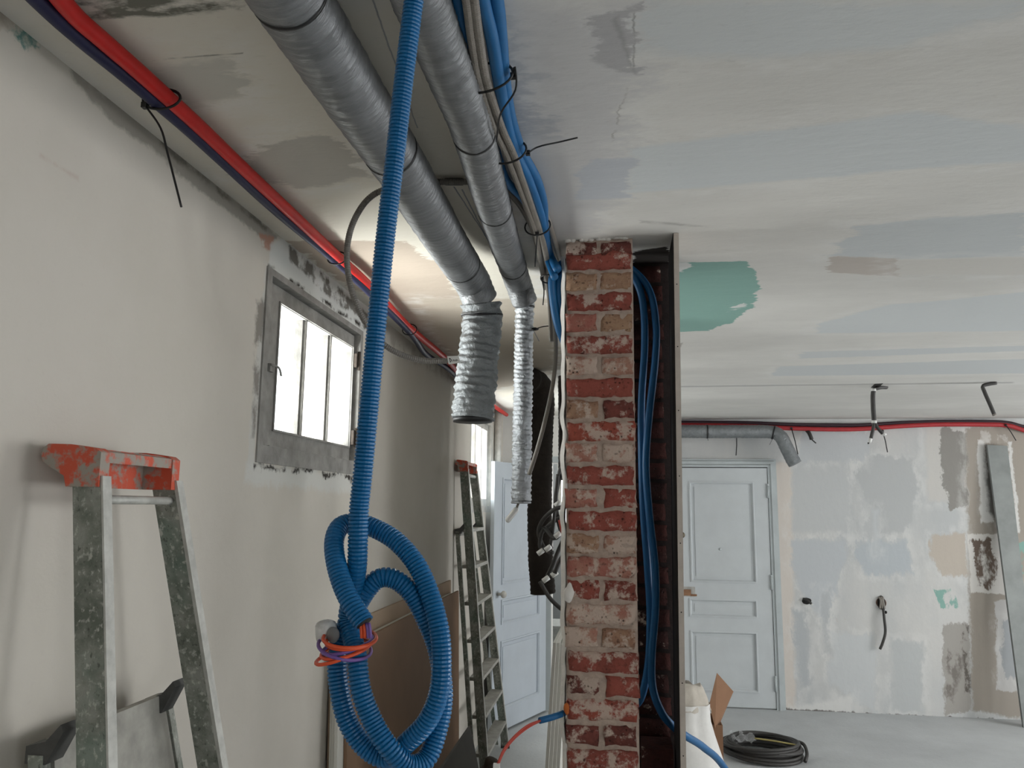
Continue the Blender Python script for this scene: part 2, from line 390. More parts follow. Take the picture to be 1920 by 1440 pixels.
# ------------------------------------------------------------------ windows
MT['oldwood'] = plain('weathered_grey_window_paint', srgb(150, 148, 144), .7, var=.35, scale=14, bump=.5, bscale=60)
MT['oldwhite'] = plain('dirty_white_window_paint', srgb(196, 194, 188), .7, var=.3, scale=12, bump=.4, bscale=50)
MT['rust'] = plain('rusty_iron', srgb(74, 64, 56), .8, 0, var=.5, scale=60)
def glass_mat():
    t = NT('window_glass'); nt = t.t; nt.nodes.remove(t.b)
    tr = nt.nodes.new('ShaderNodeBsdfTransparent'); tr.inputs[0].default_value = (.95, .97, .97, 1)
    gl = nt.nodes.new('ShaderNodeBsdfGlossy'); gl.inputs['Roughness'].default_value = .05
    mx = nt.nodes.new('ShaderNodeMixShader'); mx.inputs[0].default_value = .06
    nt.links.new(tr.outputs[0], mx.inputs[1]); nt.links.new(gl.outputs[0], mx.inputs[2])
    nt.links.new(mx.outputs[0], nt.nodes['Material Output'].inputs[0]); return t.m
MT['glass'] = glass_mat()
def frame_ring(mb, y0, y1, z0, z1, x0, x1, wl, wr, wb, wt):
    mb.box((x0, y0, z0), (x1, y0+wl, z1)); mb.box((x0, y1-wr, z0), (x1, y1, z1))
    mb.box((x0, y0+wl, z0), (x1, y1-wr, z0+wb)); mb.box((x0, y0+wl, z1-wt), (x1, y1-wr, z1))
win = bpy.data.objects.new('window_1', None); C.objects.link(win); win['kind'] = 'structure'
win.location = (XL, (Y0+Y1)/2, Z0)
bpy.context.view_layer.update()
m = MB(); frame_ring(m, Y0, Y1, Z0, Z1, XL-.10, XL+.006, .035, .03, .055, .022); m.build('window_frame', MT['oldwood'], win)
# sash, set back behind the frame face
g0 = aX(521.6, 571, XL-.03); g1 = aX(657, 652, XL-.03); g2 = aX(507, 804, XL-.03)
gy0, gy1, gz0, gz1 = g2.y, g1.y, g2.z, g0.z
sy0, sy1, sz0, sz1 = Y0+.039, Y1-.034, Z0+.060, Z1-.027
m = MB(); frame_ring(m, sy0, sy1, sz0, sz1, XL-.065, XL-.022, gy0-sy0, sy1-gy1, gz0-sz0, sz1-gz1)
sash = m.build('sash', MT['oldwood'], win)
bw = .026; pw = (gy1-gy0-2*bw)/3
for k in range(3):
    a = gy0+k*(pw+bw)
    MB().box((XL-.052, a-.004, gz0-.004), (XL-.048, a+pw+.004, gz1+.004)).build('pane', MT['glass'], sash)
    if k < 2:
        m = MB(); m.box((XL-.062, a+pw, gz0), (XL-.034, a+pw+bw, gz1)); m.box((XL-.034, a+pw+.008, gz0), (XL-.024, a+pw+bw-.008, gz1))
        m.build('glazing_bar', MT['oldwood'], sash)
m = MB()
frame_ring(m, gy0-.008, gy1+.008, gz0-.008, gz1+.008, XL-.022, XL-.016, .006, .006, .006, .006)
m.build('sash_moulding', MT['oldwood'], sash)
for zz in (.25, .78):
    z = Z0+(Z1-Z0)*zz
    m = MB(); m.tube([(XL+.002, Y1-.03, z-.04), (XL+.002, Y1-.03, z+.04)], .007, 8); m.box((XL-.02, Y1-.05, z-.03), (XL-.002, Y1-.031, z+.03)); m.build('hinge', MT['rust'], win)
lp = aX(511, 690, XL-.01)
m = MB(); m.box((XL-.022, lp.y-.012, lp.z-.012), (XL-.012, lp.y+.016, lp.z+.014)); m.tube(smooth([(XL-.01, lp.y-.015, lp.z+.01), (XL+.005, lp.y+.0, lp.z+.005), (XL+.006, lp.y+.02, lp.z-.002), (XL+.005, lp.y+.035, lp.z-.02)], .006), .0035, 8)
m.build('latch', MT['oldwood'], win)
MB().box((XL-.07, sy0+.08, sz0-.012), (XL-.012, sy1-.06, sz0)).build('drip_rail', MT['oldwood'], win)
# window_2, further along the same wall
win2 = bpy.data.objects.new('window_2', None); C.objects.link(win2); win2['kind'] = 'structure'; win2.location = (XL, 6.3, w2z0)
bpy.context.view_layer.update()
m = MB(); frame_ring(m, w2y0, w2y1, w2z0, w2z1, XL-.10, XL-.002, .05, .10, .05, .05); m.build('window_frame', MT['oldwhite'], win2)
m = MB(); frame_ring(m, w2y0+.05, w2y1-.1, w2z0+.05, w2z1-.05, XL-.07, XL-.03, .05, .05, .06, .05); s2 = m.build('sash', MT['oldwhite'], win2)
a0, a1 = w2y0+.1, w2y1-.15; q = (a1-a0-.06)/3
for k in range(3):
    a = a0+k*(q+.03)
    MB().box((XL-.052, a-.003, w2z0+.1), (XL-.048, a+q+.003, w2z1-.09)).build('pane', MT['glass'], s2)
    if k < 2: MB().box((XL-.06, a+q, w2z0+.1), (XL-.03, a+q+.03, w2z1-.09)).build('glazing_bar', MT['oldwhite'], s2)
m = MB(); m.tube([(XL+.035, w2y1+.05, 1.95), (XL+.035, w2y1+.05, H)], .03, 10); m.build('trim_1', MT['oldwhite'], kind='structure')
# window_3 in the end room
win3 = bpy.data.objects.new('window_3', None); C.objects.link(win3); win3['kind'] = 'structure'; win3.location = (-.3, YE-.1, 1.55)
bpy.context.view_layer.update()
m = MB()
for x0, x1, z0, z1 in ((-.75, -.70, 1.55, 2.45), (.05, .1, 1.55, 2.45), (-.70, .05, 1.55, 1.6), (-.70, .05, 2.4, 2.45)): m.box((x0, YE-.16, z0), (x1, YE-.1, z1))
m.build('window_frame', MT['oldwhite'], win3)
MB().box((-.70, YE-.135, 1.6), (.05, YE-.13, 2.4)).build('pane', MT['glass'], win3)

# ------------------------------------------------------------------ doors
MT['door'] = plain('pale_blue_grey_door_paint', srgb(202, 207, 209), .55, var=.06, scale=5, bump=.08, bscale=80)
MT['doorframe'] = plain('pale_casing_paint', srgb(190, 197, 198), .6, var=.1, scale=8)
MT['dark'] = plain('dark_recess', srgb(40, 38, 36), .9)
MT['brass'] = plain('tarnished_metal', srgb(128, 118, 100), .45, .7, var=.4)
MT['wood'] = plain('bare_wood', srgb(150, 110, 80), .7, var=.3)
def panel_leaf(W, Ht, T, rows, parent, mat, both=False):
    """leaf in local coords x 0..W, z 0..Ht, front at y=0 (towards -y); rows of (x0,x1,z0,z1) raised panels"""
    m = MB(); xs = sorted({0, W} | {q for r in rows for q in r[:2]}); zs = sorted({0, Ht} | {q for r in rows for q in r[2:]})
    for i in range(len(xs)-1):
        for j in range(len(zs)-1):
            cx, cz = (xs[i]+xs[i+1])/2, (zs[j]+zs[j+1])/2
            if any(r[0] < cx < r[1] and r[2] < cz < r[3] for r in rows): m.box((xs[i], .012, zs[j]), (xs[i+1], T, zs[j+1]))
            else: m.box((xs[i], 0, zs[j]), (xs[i+1], T, zs[j+1]))
    leaf = m.build('leaf', mat, parent)
    for x0, x1, z0, z1 in rows:
        m = MB(); e = .022
        for (p, q2) in (((x0, z0), (x1, z0)), ((x1, z0), (x1, z1)), ((x1, z1), (x0, z1)), ((x0, z1), (x0, z0))):
            cx, cz = (x0+x1)/2, (z0+z1)/2
            ins = lambda pt, d: (pt[0]+(d if pt[0] < cx else -d), pt[1]+(d if pt[1] < cz else -d))
            prof = [(0, 0), (0, -.008), (.012, -.010), (e, .004), (e, .011), (0, .011)]
            A = [V((ins(p, d)[0], y, ins(p, d)[1])) for d, y in prof]; B = [V((ins(q2, d)[0], y, ins(q2, d)[1])) for d, y in prof]
            n = len(A); m.add(A+B, [(i, (i+1) % n, (i+1) % n+n, i+n) for i in range(n)])
        m.build('panel_moulding', mat, leaf)
        m = MB(); k = .05
        m.box((x0+k, .006, z0+k), (x1-k, .0125, z1-k)); m.build('panel', mat, leaf)
    return leaf
da, db, dc = aY(1262, 878, YF), aY(1437, 878, YF), aY(1437, 1328, YF)
dX0, dX1, dZ1 = .53, db.x, db.z
d1 = bpy.data.objects.new('door_1', None); C.objects.link(d1); d1['kind'] = 'structure'; d1.location = (dX0, YF-.028, 0)
def fx(px, py): q = aY(px, py, YF-.02); return q.x-dX0, q.z
rows = []
for (xa, ya), (xb, yb) in (((1291, 905), (1420, 1096)), ((1292, 1124), (1421, 1162)), ((1294, 1184), (1424, 1302))):
    p0, p1 = fx(xa, ya), fx(xb, yb); rows.append((p0[0], p1[0], p1[1], p0[1]))
bpy.context.view_layer.update()
W1 = dX1-dX0
lf = panel_leaf(W1, dZ1-.012, .03, rows, d1, MT['door'])
for ch in [lf]: ch.matrix_parent_inverse = Matrix.Identity(4); ch.location = (0, 0, .012)
m = MB()   # casing with stepped profile
for k, (o0, o1, yy) in enumerate(((.004, .03, .036), (.03, .065, .046), (.065, .085, .030))):
    m.box((W1+o0, .028-yy, 0), (W1+o1, .0275, dZ1+o1)); m.box((-.02, .028-yy, dZ1+o0+.004), (W1+o0, .0275, dZ1+o1))
cs = m.build('casing', MT['doorframe'], d1); cs.matrix_parent_inverse = Matrix.Identity(4)
m = MB(); m.box((-.02, .004, dZ1+.0005), (W1+.004, .0275, dZ1+.0075)); o = m.build('gap', MT['dark'], d1); o.matrix_parent_inverse = Matrix.Identity(4)
for px, py in ((1428, 922), (1434, 1093), (1441, 1283)):
    a, z = fx(px, py); m = MB(); m.tube([(W1+.001, -.008, z-.06), (W1+.001, -.008, z+.06)], .011, 8); m.ball((W1+.001, -.008, z+.066), .012, .012, .012, 8, 6)
    o = m.build('hinge', MT['doorframe'], d1); o.matrix_parent_inverse = Matrix.Identity(4)
a, z = fx(1278, 1003)
m = MB(); m.tube([(a, -.002, z), (a, -.02, z)], .03, 14); m.tube([(a, -.02, z), (a, -.035, z)], .018, 12)
o = m.build('lock', MT['brass'], d1); o.matrix_parent_inverse = Matrix.Identity(4)
a, z = fx(1291, 1109)
m = MB(); m.box((a-.06, -.004, z-.045), (a+.06, 0, z+.045)); o = m.build('lock_plate', MT['oldwhite'], d1); o.matrix_parent_inverse = Matrix.Identity(4)
m = MB(); m.box((a-.06, -.022, z-.035), (a+.02, -.0045, z+.02)); m.box((a+.02, -.012, z-.04), (a+.075, -.0045, z-.022)); o = m.build('lock_block', MT['wood'], d1); o.matrix_parent_inverse = Matrix.Identity(4)
a, z = fx(1350, 1030); m = MB(); m.tube([(a, .0055, z), (a, .001, z)], .012, 10); o = m.build('peephole', MT['doorframe'], d1); o.matrix_parent_inverse = Matrix.Identity(4)
# door_2: panelled leaf standing open in the left part
A2, B2 = V((-1.015, 6.5, 0)), V((-.665, 7.38, 0))
d2 = bpy.data.objects.new('door_2', None); C.objects.link(d2); d2['kind'] = 'structure'
d2.location = A2+V((0, 0, .02)); d2.rotation_euler = (0, 0, math.atan2((B2-A2).y, (B2-A2).x))
W2 = (B2-A2).length
bpy.context.view_layer.update()
MT['door2'] = plain('bluish_white_door_paint', srgb(190, 198, 206), .5, var=.06, scale=5)
lf = panel_leaf(W2, 2.16, .035, [(.13, W2-.13, 1.15, 2.03), (.13, W2-.13, .83, 1.03), (.13, W2-.13, .16, .70)], d2, MT['door2'])
lf.matrix_parent_inverse = Matrix.Identity(4)
for ch in lf.children: ch.matrix_parent_inverse = Matrix.Identity(4)
m = MB(); m.tube([(.07, 0, 1.08), (.07, -.04, 1.08)], .012, 8); m.ball((.07, -.058, 1.08), .03, .024, .03, 12, 8)
o = m.build('door_knob', MT['oldwhite'], d2); o.matrix_parent_inverse = Matrix.Identity(4)
for ch in list(bpy.data.objects['door_1'].children):
    for g in ch.children: g.matrix_parent_inverse = Matrix.Identity(4)
m = MB(); m.box((DX0-.06, YP-.015, 0), (DX0-.005, YP-.0005, DZ+.06)); m.box((DX0-.005, YP-.015, DZ+.002), (DX1+.05, YP-.0005, DZ+.06)); m.box((DX1+.003, YP-.015, 0), (DX1+.06, YP-.0005, DZ))
m.build('trim_2', MT['doorframe'], kind='structure')

# ================================================================== BRICK PILLAR
def brick_mat(name, c1, c2, smear, pits=.5):
    t = NT(name); b = t.b; b.inputs['Roughness'].default_value = .9; b.inputs['Specular IOR Level'].default_value = .2
    p = t.pos()
    n1 = t.noise(p, 26, 5, .65); n2 = t.noise(p, 70, 4, .6); n3 = t.noise(p, 17, 6, .7)
    rnd = t.n('ShaderNodeObjectInfo').outputs['Random']
    f = t.math('ADD', t.rng(n1.outputs[0], .3, .7), t.math('MULTIPLY', t.math('SUBTRACT', rnd, .5), .8))
    col = t.mix(f, c1, c2)
    col = t.mix(t.rng(n2.outputs[0], .58, .70, 0, pits), col, srgb(70, 44, 38))
    sm = t.math('ADD', n3.outputs[0], t.math('MULTIPLY', t.math('SUBTRACT', rnd, .5), .10))
    col = t.mix(t.rng(sm, .60-smear, .68-smear, 0, .85), col, srgb(200, 182, 168))
    t.l(col, b.inputs['Base Color'])
    vo = t.n('ShaderNodeTexVoronoi'); t.l(p, vo.inputs['Vector']); vo.inputs['Scale'].default_value = 75
    pit = t.math('MULTIPLY', t.rng(vo.outputs['Distance'], .12, .30, 1, 0), t.rng(n1.outputs[0], .50, .62, 0, 1))
    col2 = t.mix(t.math('MULTIPLY', pit, .85), col, srgb(48, 32, 28)); t.l(col2, b.inputs['Base Color'])
    t.bump(t.math('SUBTRACT', t.math('ADD', n2.outputs[0], n3.outputs[0]), pit), .8, .006)
    return t.m
BK = {'r': brick_mat('red_brick', srgb(154, 84, 73), srgb(126, 70, 61), .09),
      'o': brick_mat('orange_red_brick', srgb(166, 88, 72), srgb(146, 78, 67), .09),
      't': brick_mat('tan_brick', srgb(172, 140, 114), srgb(152, 116, 96), .08, .8),
      'p': brick_mat('pale_mortar_smeared_brick', srgb(164, 104, 92), srgb(172, 134, 116), .14),
      'd': brick_mat('dark_burnt_brick', srgb(128, 72, 64), srgb(98, 58, 52), .07, .8)}
MT['mortar'] = plain('beige_lime_mortar', srgb(190, 170, 156), .95, var=.25, scale=40, bump=.8, bscale=80)
def brick_mesh(name, w, h, d, seed, mat, lvl=(9, 4, 3), amp=.0045):
    import bmesh
    nx, nz, ny = lvl
    bm = bmesh.new(); idx = {}
    def vert(i, j, k):
        if (i, j, k) in idx: return idx[(i, j, k)]
        x, y, z = (i/nx-.5), (j/ny-.5), (k/nz-.5)
        p = V((x*w, y*d, z*h)); o = V((seed*3.1, seed*1.7, seed*.9))
        e = sum(1 for a, n in ((i, nx), (j, ny), (k, nz)) if a in (0, n))
        p += V(NZ.noise_vector(p*28+o))*amp + V(NZ.noise_vector(p*75+o))*amp*.5
        if e >= 2: p -= V((math.copysign(1, x) if i in (0, nx) else 0, math.copysign(1, y) if j in (0, ny) else 0, math.copysign(1, z) if k in (0, nz) else 0))*.0028
        idx[(i, j, k)] = bm.verts.new(p); return idx[(i, j, k)]
    def face(*q): bm.faces.new(q)
    for i in range(nx):
        for k in range(nz):
            face(vert(i, 0, k), vert(i+1, 0, k), vert(i+1, 0, k+1), vert(i, 0, k+1))
    for j in range(ny):
        for k in range(nz):
            face(vert(0, j, k), vert(0, j, k+1), vert(0, j+1, k+1), vert(0, j+1, k)); face(vert(nx, j, k), vert(nx, j+1, k), vert(nx, j+1, k+1), vert(nx, j, k+1))
    for i in range(nx):
        for j in range(ny):
            face(vert(i, j, 0), vert(i, j+1, 0), vert(i+1, j+1, 0), vert(i+1, j, 0)); face(vert(i, j, nz), vert(i+1, j, nz), vert(i+1, j+1, nz), vert(i, j+1, nz))
    for f_ in bm.faces: f_.smooth = True
    me = bpy.data.meshes.new(name); bm.to_mesh(me); bm.free(); me.materials.append(mat); return me
PY = 2.48; PX0, PX1 = -.166, .056; PD = .10
pier = thing('brick_pillar', 'exposed red brick pillar of rough courses standing floor to ceiling in the middle', 'pillar', (-.055, PY+.05, 0))
bpy.context.view_layer.update()
COURSE = .0695
rows_spec = ['dd', 'r', 'tt', 'r', 'pt', 'r', 'pp', 'r', 'td', 'o', 'pp', 'r', 'pr', 'r', 'tp', 'p', 'rr', 'p', 'pt', 'r', 'dr', 'o', 'dd', 'r', 'pr', 'r', 'dp', 'r', 'rr', 'p', 'tr', 'r', 'dr', 'r', 'pp', 'r', 'rr', 'r', 'rr']
cache = {}
top = H-.012
cnt = 0
for ri in range(38):
    z = top-(.026 if ri == 0 else .026+(ri-.5)*COURSE+.0)
    spec = rows_spec[ri]
    h = .046 if ri == 0 else .0615
    if ri == 0: z = top-.022
    if z-h/2 < 0: break
    slots = [((PX0+PX1)/2+.001, .213)] if len(spec) == 1 else [(PX0+.052+.002, .102), (PX1-.053, .102)]
    if ri % 4 == 2: slots = [(s[0]-.004*(1 if i else 0), s[1]) for i, s in enumerate(slots)]
    for (x, wd), c in zip(slots, spec):
        key = (wd, c, cnt % 3, h)
        if key not in cache: cache[key] = brick_mesh('brick', wd, h, PD, len(cache)+1, BK[c], (11 if wd > .15 else 6, 4, 3), .0075)
        link('brick', cache[key], pier, (x+random.uniform(-.003, .003), PY+PD/2+random.uniform(-.004, .004), z+random.uniform(-.0015, .0015)))
        cnt += 1
for o in pier.children:
    pass
def rough_slab(name, x0, x1, y, z0, z1, depth, mat, parent, amp=.004, nx=12, nz=160, sc=40, edge=0, slope=0):
    m = MB(); vs = []; fs = []
    for j in range(nz+1):
        for i in range(nx+1):
            x = x0+(x1-x0)*i/nx; z = z0+(z1-z0)*j/nz
            e = NZ.noise((x*sc*.5, 3, z*sc*.5))*edge if i in (0, nx) else 0
            vs.append((x+e, y+slope*(x1-x)+NZ.noise((x*sc, 0, z*sc))*amp+NZ.noise((x*sc*3, 5, z*sc*3))*amp*.5, z))
    for j in range(nz):
        for i in range(nx):
            a = j*(nx+1)+i; fs.append((a, a+1, a+nx+2, a+nx+1))
    n = len(vs); vs += [(p[0], y+depth, p[2]) for p in vs]
    fs += [tuple(q+n for q in f[::-1]) for f in fs]
    ring = [i for i in range(nx+1)] + [j*(nx+1)+nx for j in range(1, nz+1)] + [nz*(nx+1)+i for i in range(nx-1, -1, -1)] + [j*(nx+1) for j in range(nz-1, 0, -1)]
    for k in range(len(ring)):
        a, b = ring[k], ring[(k+1) % len(ring)]; fs.append((b, a, a+n, b+n))
    m.add(vs, fs, True); return m.build(name, mat, parent)
rough_slab('mortar', PX0+.004, PX1-.003, PY+.0075, 0, H-.002, PD-.010, MT['mortar'], pier, .0055, 14, 220)
MT['plasterwhite'] = plain('white_plaster_edge', srgb(226, 222, 216), .9, var=.12, scale=30, bump=.6, bscale=60)
rough_slab('plaster_edge', PX0-.013, PX0+.002, PY+.003, 0, H-.05, PD-.01, MT['plasterwhite'], pier, .006, 3, 200, 30, .010, 1.6)
m = MB(); q = aY(1068, 1110, PY-.002); m.ball(q, .016, .010, .028, 12, 8, .5, 40); m.build('plaster_lump', MT['plasterwhite'], pier)
m = MB(); q = aY(1120, 443, PY)
for k in range(15):
    if k % 4 == 2: continue
    x = PX0+.012+k*.0142; m.ball((x, PY+.012, H-.001), .013, .014, .003+.008*random.random(), 8, 6, .5, 60)
m.build('plaster_collar', MT['plasterwhite'], pier)

# back brickwork inside the recess
YBK = 2.745
back = thing('brick_backing', 'dark brickwork set back in the narrow recess right of the brick pillar', 'brickwork', (.05, YBK+.05, 0))
bpy.context.view_layer.update()
BKD = brick_mat('recess_shade_brick', srgb(74, 42, 38), srgb(50, 32, 30), -.03, .5)  # shade of the recess is painted into this near-black brick colour
MT['mortar2'] = plain('recess_shade_mortar', srgb(52, 42, 40), .95, var=.3, scale=30, bump=.6, bscale=80)  # mortar darkened the same way, recess shade put into its colour
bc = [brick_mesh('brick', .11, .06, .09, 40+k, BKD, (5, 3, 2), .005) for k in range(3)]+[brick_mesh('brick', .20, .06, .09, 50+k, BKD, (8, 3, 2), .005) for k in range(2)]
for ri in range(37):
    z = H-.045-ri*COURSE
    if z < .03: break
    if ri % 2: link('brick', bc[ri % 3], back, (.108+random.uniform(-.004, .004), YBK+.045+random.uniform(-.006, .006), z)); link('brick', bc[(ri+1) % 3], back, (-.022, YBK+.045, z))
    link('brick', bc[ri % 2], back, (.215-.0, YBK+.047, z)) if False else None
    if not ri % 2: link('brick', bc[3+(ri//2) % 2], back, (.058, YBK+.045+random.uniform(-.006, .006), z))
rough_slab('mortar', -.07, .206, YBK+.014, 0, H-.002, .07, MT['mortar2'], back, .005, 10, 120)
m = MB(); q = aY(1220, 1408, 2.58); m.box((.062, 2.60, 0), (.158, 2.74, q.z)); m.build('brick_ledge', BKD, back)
for k, (px, py) in enumerate(((1200, 1375), (1230, 1392), (1215, 1398), (1245, 1398))):
    pass
# plasterboard edge closing the recess
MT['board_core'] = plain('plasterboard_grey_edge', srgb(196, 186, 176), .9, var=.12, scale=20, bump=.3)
MT['board_shade'] = plain('recess_shade_board', srgb(30, 26, 24), .9, var=.3, scale=20)  # near-black because the inner face has the recess shade painted in
pb = thing('drywall_board', 'tall plasterboard sheet seen edge on along the right of the recess', 'plasterboard', (.19, 2.53, 0))
bpy.context.view_layer.update()
LEAN = lambda p: V((p.x-.0085*(H-p.z), p.y, p.z))
MB().box((.182, 2.452, 0), (.198, 2.685, H-.001), shear=LEAN).build('sheet', MT['board_core'], pb)
MB().box((.1800, 2.453, 0), (.1818, 2.685, H-.001), shear=LEAN).build('shade_face', MT['board_shade'], pb)
m = MB()
for k in range(9):
    z = .9+k*.2; m.tube([LEAN(V((.190, 2.456, z))), LEAN(V((.190, 2.4515, z)))], .002, 6)
for k in range(10):
    z = .9+k*.13; m.tube([LEAN(V((.1975, 2.47, z))), LEAN(V((.1990, 2.47, z)))], .0035, 6)
m.build('screw_heads', MT['dark'], pb, kind='stuff')
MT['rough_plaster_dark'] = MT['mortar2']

# ================================================================== DUCTS
def foil(name, c, metal, rough, sc=60, stretch=(1, 1, 1), bump=1.0):
    t = NT(name); b = t.b; b.inputs['Metallic'].default_value = metal; b.inputs['Roughness'].default_value = rough
    p = t.scale3(t.pos(), stretch); n = t.noise(p, sc, 5, .65); n2 = t.noise(p, sc*.4, 3)
    t.l(t.mix(t.rng(n2.outputs[0], .35, .65), c, tuple(x*.8 for x in c[:3])+(1,)), b.inputs['Base Color'])
    t.bump(n.outputs[0], bump, .008); return t.m
MT['foil'] = foil('grey_foil_jacket', srgb(134, 136, 138), .45, .42, 34, (.45, 2.2, .45), 1.0)
MT['foil2'] = foil('crumpled_silver_foil', srgb(188, 192, 196), .75, .34, 70, (1, 1, 1), 1.0)
MT['foil3'] = foil('crumpled_grey_foil', srgb(140, 144, 146), .5, .45, 60, (1, 1, 1), 1.0)
MT['black'] = plain('black_plastic', srgb(26, 26, 27), .5, var=.2)
MT['blackduct'] = plain('matt_black_duct', srgb(64, 58, 54), .85, var=.25, scale=30, bump=.6, bscale=90)
def crinkle(mb, path, r, seg=40, amp=.03, pitch=.014, pamp=.012, sc=26, r1=None):
    n = len(path); Ls = [0]
    for i in range(1, n): Ls.append(Ls[-1]+(path[i]-path[i-1]).length)
    R = [r+((r1-r)*i/(n-1) if r1 else 0) for i in range(n)]
    def rf(i, k, a, p):
        s = Ls[i]
        q = (math.cos(a)*1.2, math.sin(a)*1.2, s*sc)
        return 1+pamp*math.sin(2*math.pi*(s/pitch)+a+2*NZ.noise((s*9, math.cos(a), math.sin(a)))) + amp*NZ.noise(q)+amp*.6*NZ.noise((math.cos(a)*4, math.sin(a)*4, s*sc*2.2))
    return mb.tube(path, R, seg, rfun=rf)
def strap(path, px, py, r, parent, tail=None, name='strap', w=.005):
    i = near_idx(path, px, py); i = min(max(i, 1), len(path)-2)
    t = (path[i+1]-path[i-1]).normalized(); m = MB()
    pts = [path[i]-t*w/2, path[i]-t*w/2, path[i]+t*w/2, path[i]+t*w/2]
    m.tube([path[i]-t*w/2, path[i]+t*w/2], r*1.035, 32, cap=False); m.tube([path[i]-t*w/2-t*.0005, path[i]+t*w/2+t*.0005], r*1.06, 32, cap=True)
    if tail:
        a = V(tail[0]); m.tube(smooth([V(x) for x in tail], .01), .0022, 6)
    return m.build(name, MT['black'], parent)
zc = 2.669
big_ctrl = [(-.525, .2, 2.598), (-.525, 1.0, 2.598), (-.525, 1.7, 2.598)]
def dz(px, py, z): return aZ(px, py, z)
# axis points read where the duct crosses the picture, on the height it hangs at
big_ctrl = [dz(x, y, z) for x, y, z in ((430, -190, 2.598), (556, 10, 2.598), (660, 175, 2.598), (750, 310, 2.596), (835, 450, 2.592), (880, 520, 2.575))]
yb_ = big_ctrl[-1].y
big_ctrl += [aY(900, 562, yb_+.07)]
big = thing('large_insulated_duct', 'thick grey foil insulated duct strapped under the ceiling, its end hanging left', 'duct', big_ctrl[2])
bpy.context.view_layer.update()
pth = smooth(big_ctrl, .006); crinkle(MB(), pth, .06)
m = MB(); crinkle(m, pth, .062, 44, .030, .021, .016, 34); m.build('foil_jacket', MT['foil'], big)
for px, py in ((512, 8), (725, 285), (862, 498)): strap(pth, px, py, .060, big)
sp = smooth([aY(901, 568, yb_+.075), aY(904, 600, yb_+.09), aY(897, 670, yb_+.09), aY(890, 740, yb_+.08), aY(886, 786, yb_+.075)], .004)
m = MB(); crinkle(m, sp, .069, 56, .11, .025, .026, 52, .071); m.build('hanging_sleeve', MT['foil3'], big)
strap(sp, 903, 592, .069, big)
e = sp[-1]; m = MB()
m.tube([e+V((0, 0, .004)), e-V((0, 0, .002)), e-V((0, 0, .010))], [.066, .067, .066], 40, cap=True, rfun=lambda i, k, a, p: 1+.05*NZ.noise((k*.9, i*.4, 3)))
m.build('torn_rim', MT['black'], big)
small_ctrl = [dz(x, y, 2.619) for x, y in ((715, -200), (790, 0), (838, 120), (885, 240), (915, 350), (945, 450), (968, 520))]
ys_ = small_ctrl[-1].y
small_ctrl += [aY(983, 565, ys_+.08)]
sm = thing('slim_insulated_duct', 'slimmer foil insulated duct right of the thick one, its silver end hanging straight', 'duct', small_ctrl[2])
bpy.context.view_layer.update()
pth2 = smooth(small_ctrl, .006)
m = MB(); crinkle(m, pth2, .047, 40, .04, .017, .02, 36); m.build('foil_jacket', MT['foil'], sm)
for px, py in ((872, 258), (905, 400), (958, 500)): strap(pth2, px, py, .046, sm)
sp2 = smooth([aY(984, 566, ys_+.085), aY(982, 640, ys_+.10), aY(981, 720, ys_+.10), aY(979, 820, ys_+.09), aY(977, 940, ys_+.085)], .0035)
m = MB(); crinkle(m, sp2, .034, 40, .115, .017, .05, 55, .0345); m.build('silver_sleeve', MT['foil2'], sm)
strap(sp2, 983, 575, .035, sm)
e = sp2[-1]
m = MB(); m.tube([e-V((0, 0, .001)), e-V((0, 0, .006))], .029, 20); m.build('dark_mouth', MT['dark'], sm)
ring = [e+V((.033*math.cos(a), .033*math.sin(a), -.004)) for a in [i*math.pi/12 for i in range(24)]]
m = MB(); m.tube(ring, .004, 6, closed=True); m.build('rim', MT['foil2'], sm)
# white-tipped lead hanging out of the mouth
MT['white'] = plain('white_plastic', srgb(232, 232, 228), .4, var=.05)
MT['greycond'] = plain('grey_conduit', srgb(138, 132, 124), .55, var=.12)
MT['darkcond'] = plain('dark_grey_conduit', srgb(62, 60, 58), .55, var=.2)
ld = thing('hanging_lead', 'short grey lead with white tip poking from the silver duct mouth', 'cable', e)
bpy.context.view_layer.update()
q0, q1, q2 = e+V((0, 0, .02)), aY(968, 955, e.y), aY(950, 978, e.y-.02)
m = MB(); m.tube(smooth([q0, q1.lerp(q0, .3), q1], .006), .0045, 8); m.build('lead', MT['greycond'], ld)
m = MB(); m.tube([q1.lerp(q2, -.1), q1, q2.lerp(q1, .1), q2], [.006, .0105, .0105, .006], 12); m.build('tip', MT['white'], ld)

# black ducts further back
def black_duct(name, label, ctrl, r, ragged=True):
    p = smooth(ctrl, .012); m = MB(); crinkle(m, p, r, 30, .05, .03, .03, 14)
    o = m.build(name, MT['blackduct']); tag(o, label, 'duct'); return o
black_duct('black_duct', 'matt black flexible duct hanging behind the silver duct, ragged lower end', [(-.555, 4.86, 2.60), (-.54, 4.93, 2.60), aY(1016, 735, 5.0), aY(1014, 830, 5.0), aY(1012, 930, 5.0), aY(1013, 1030, 5.0), aY(1018, 1112, 5.02)], .077)
black_duct('black_duct', 'second black duct mostly hidden behind the left edge of the brick pillar', [aY(1060, 690, 5.2), aY(1061, 780, 5.2), aY(1061, 900, 5.2)], .05)

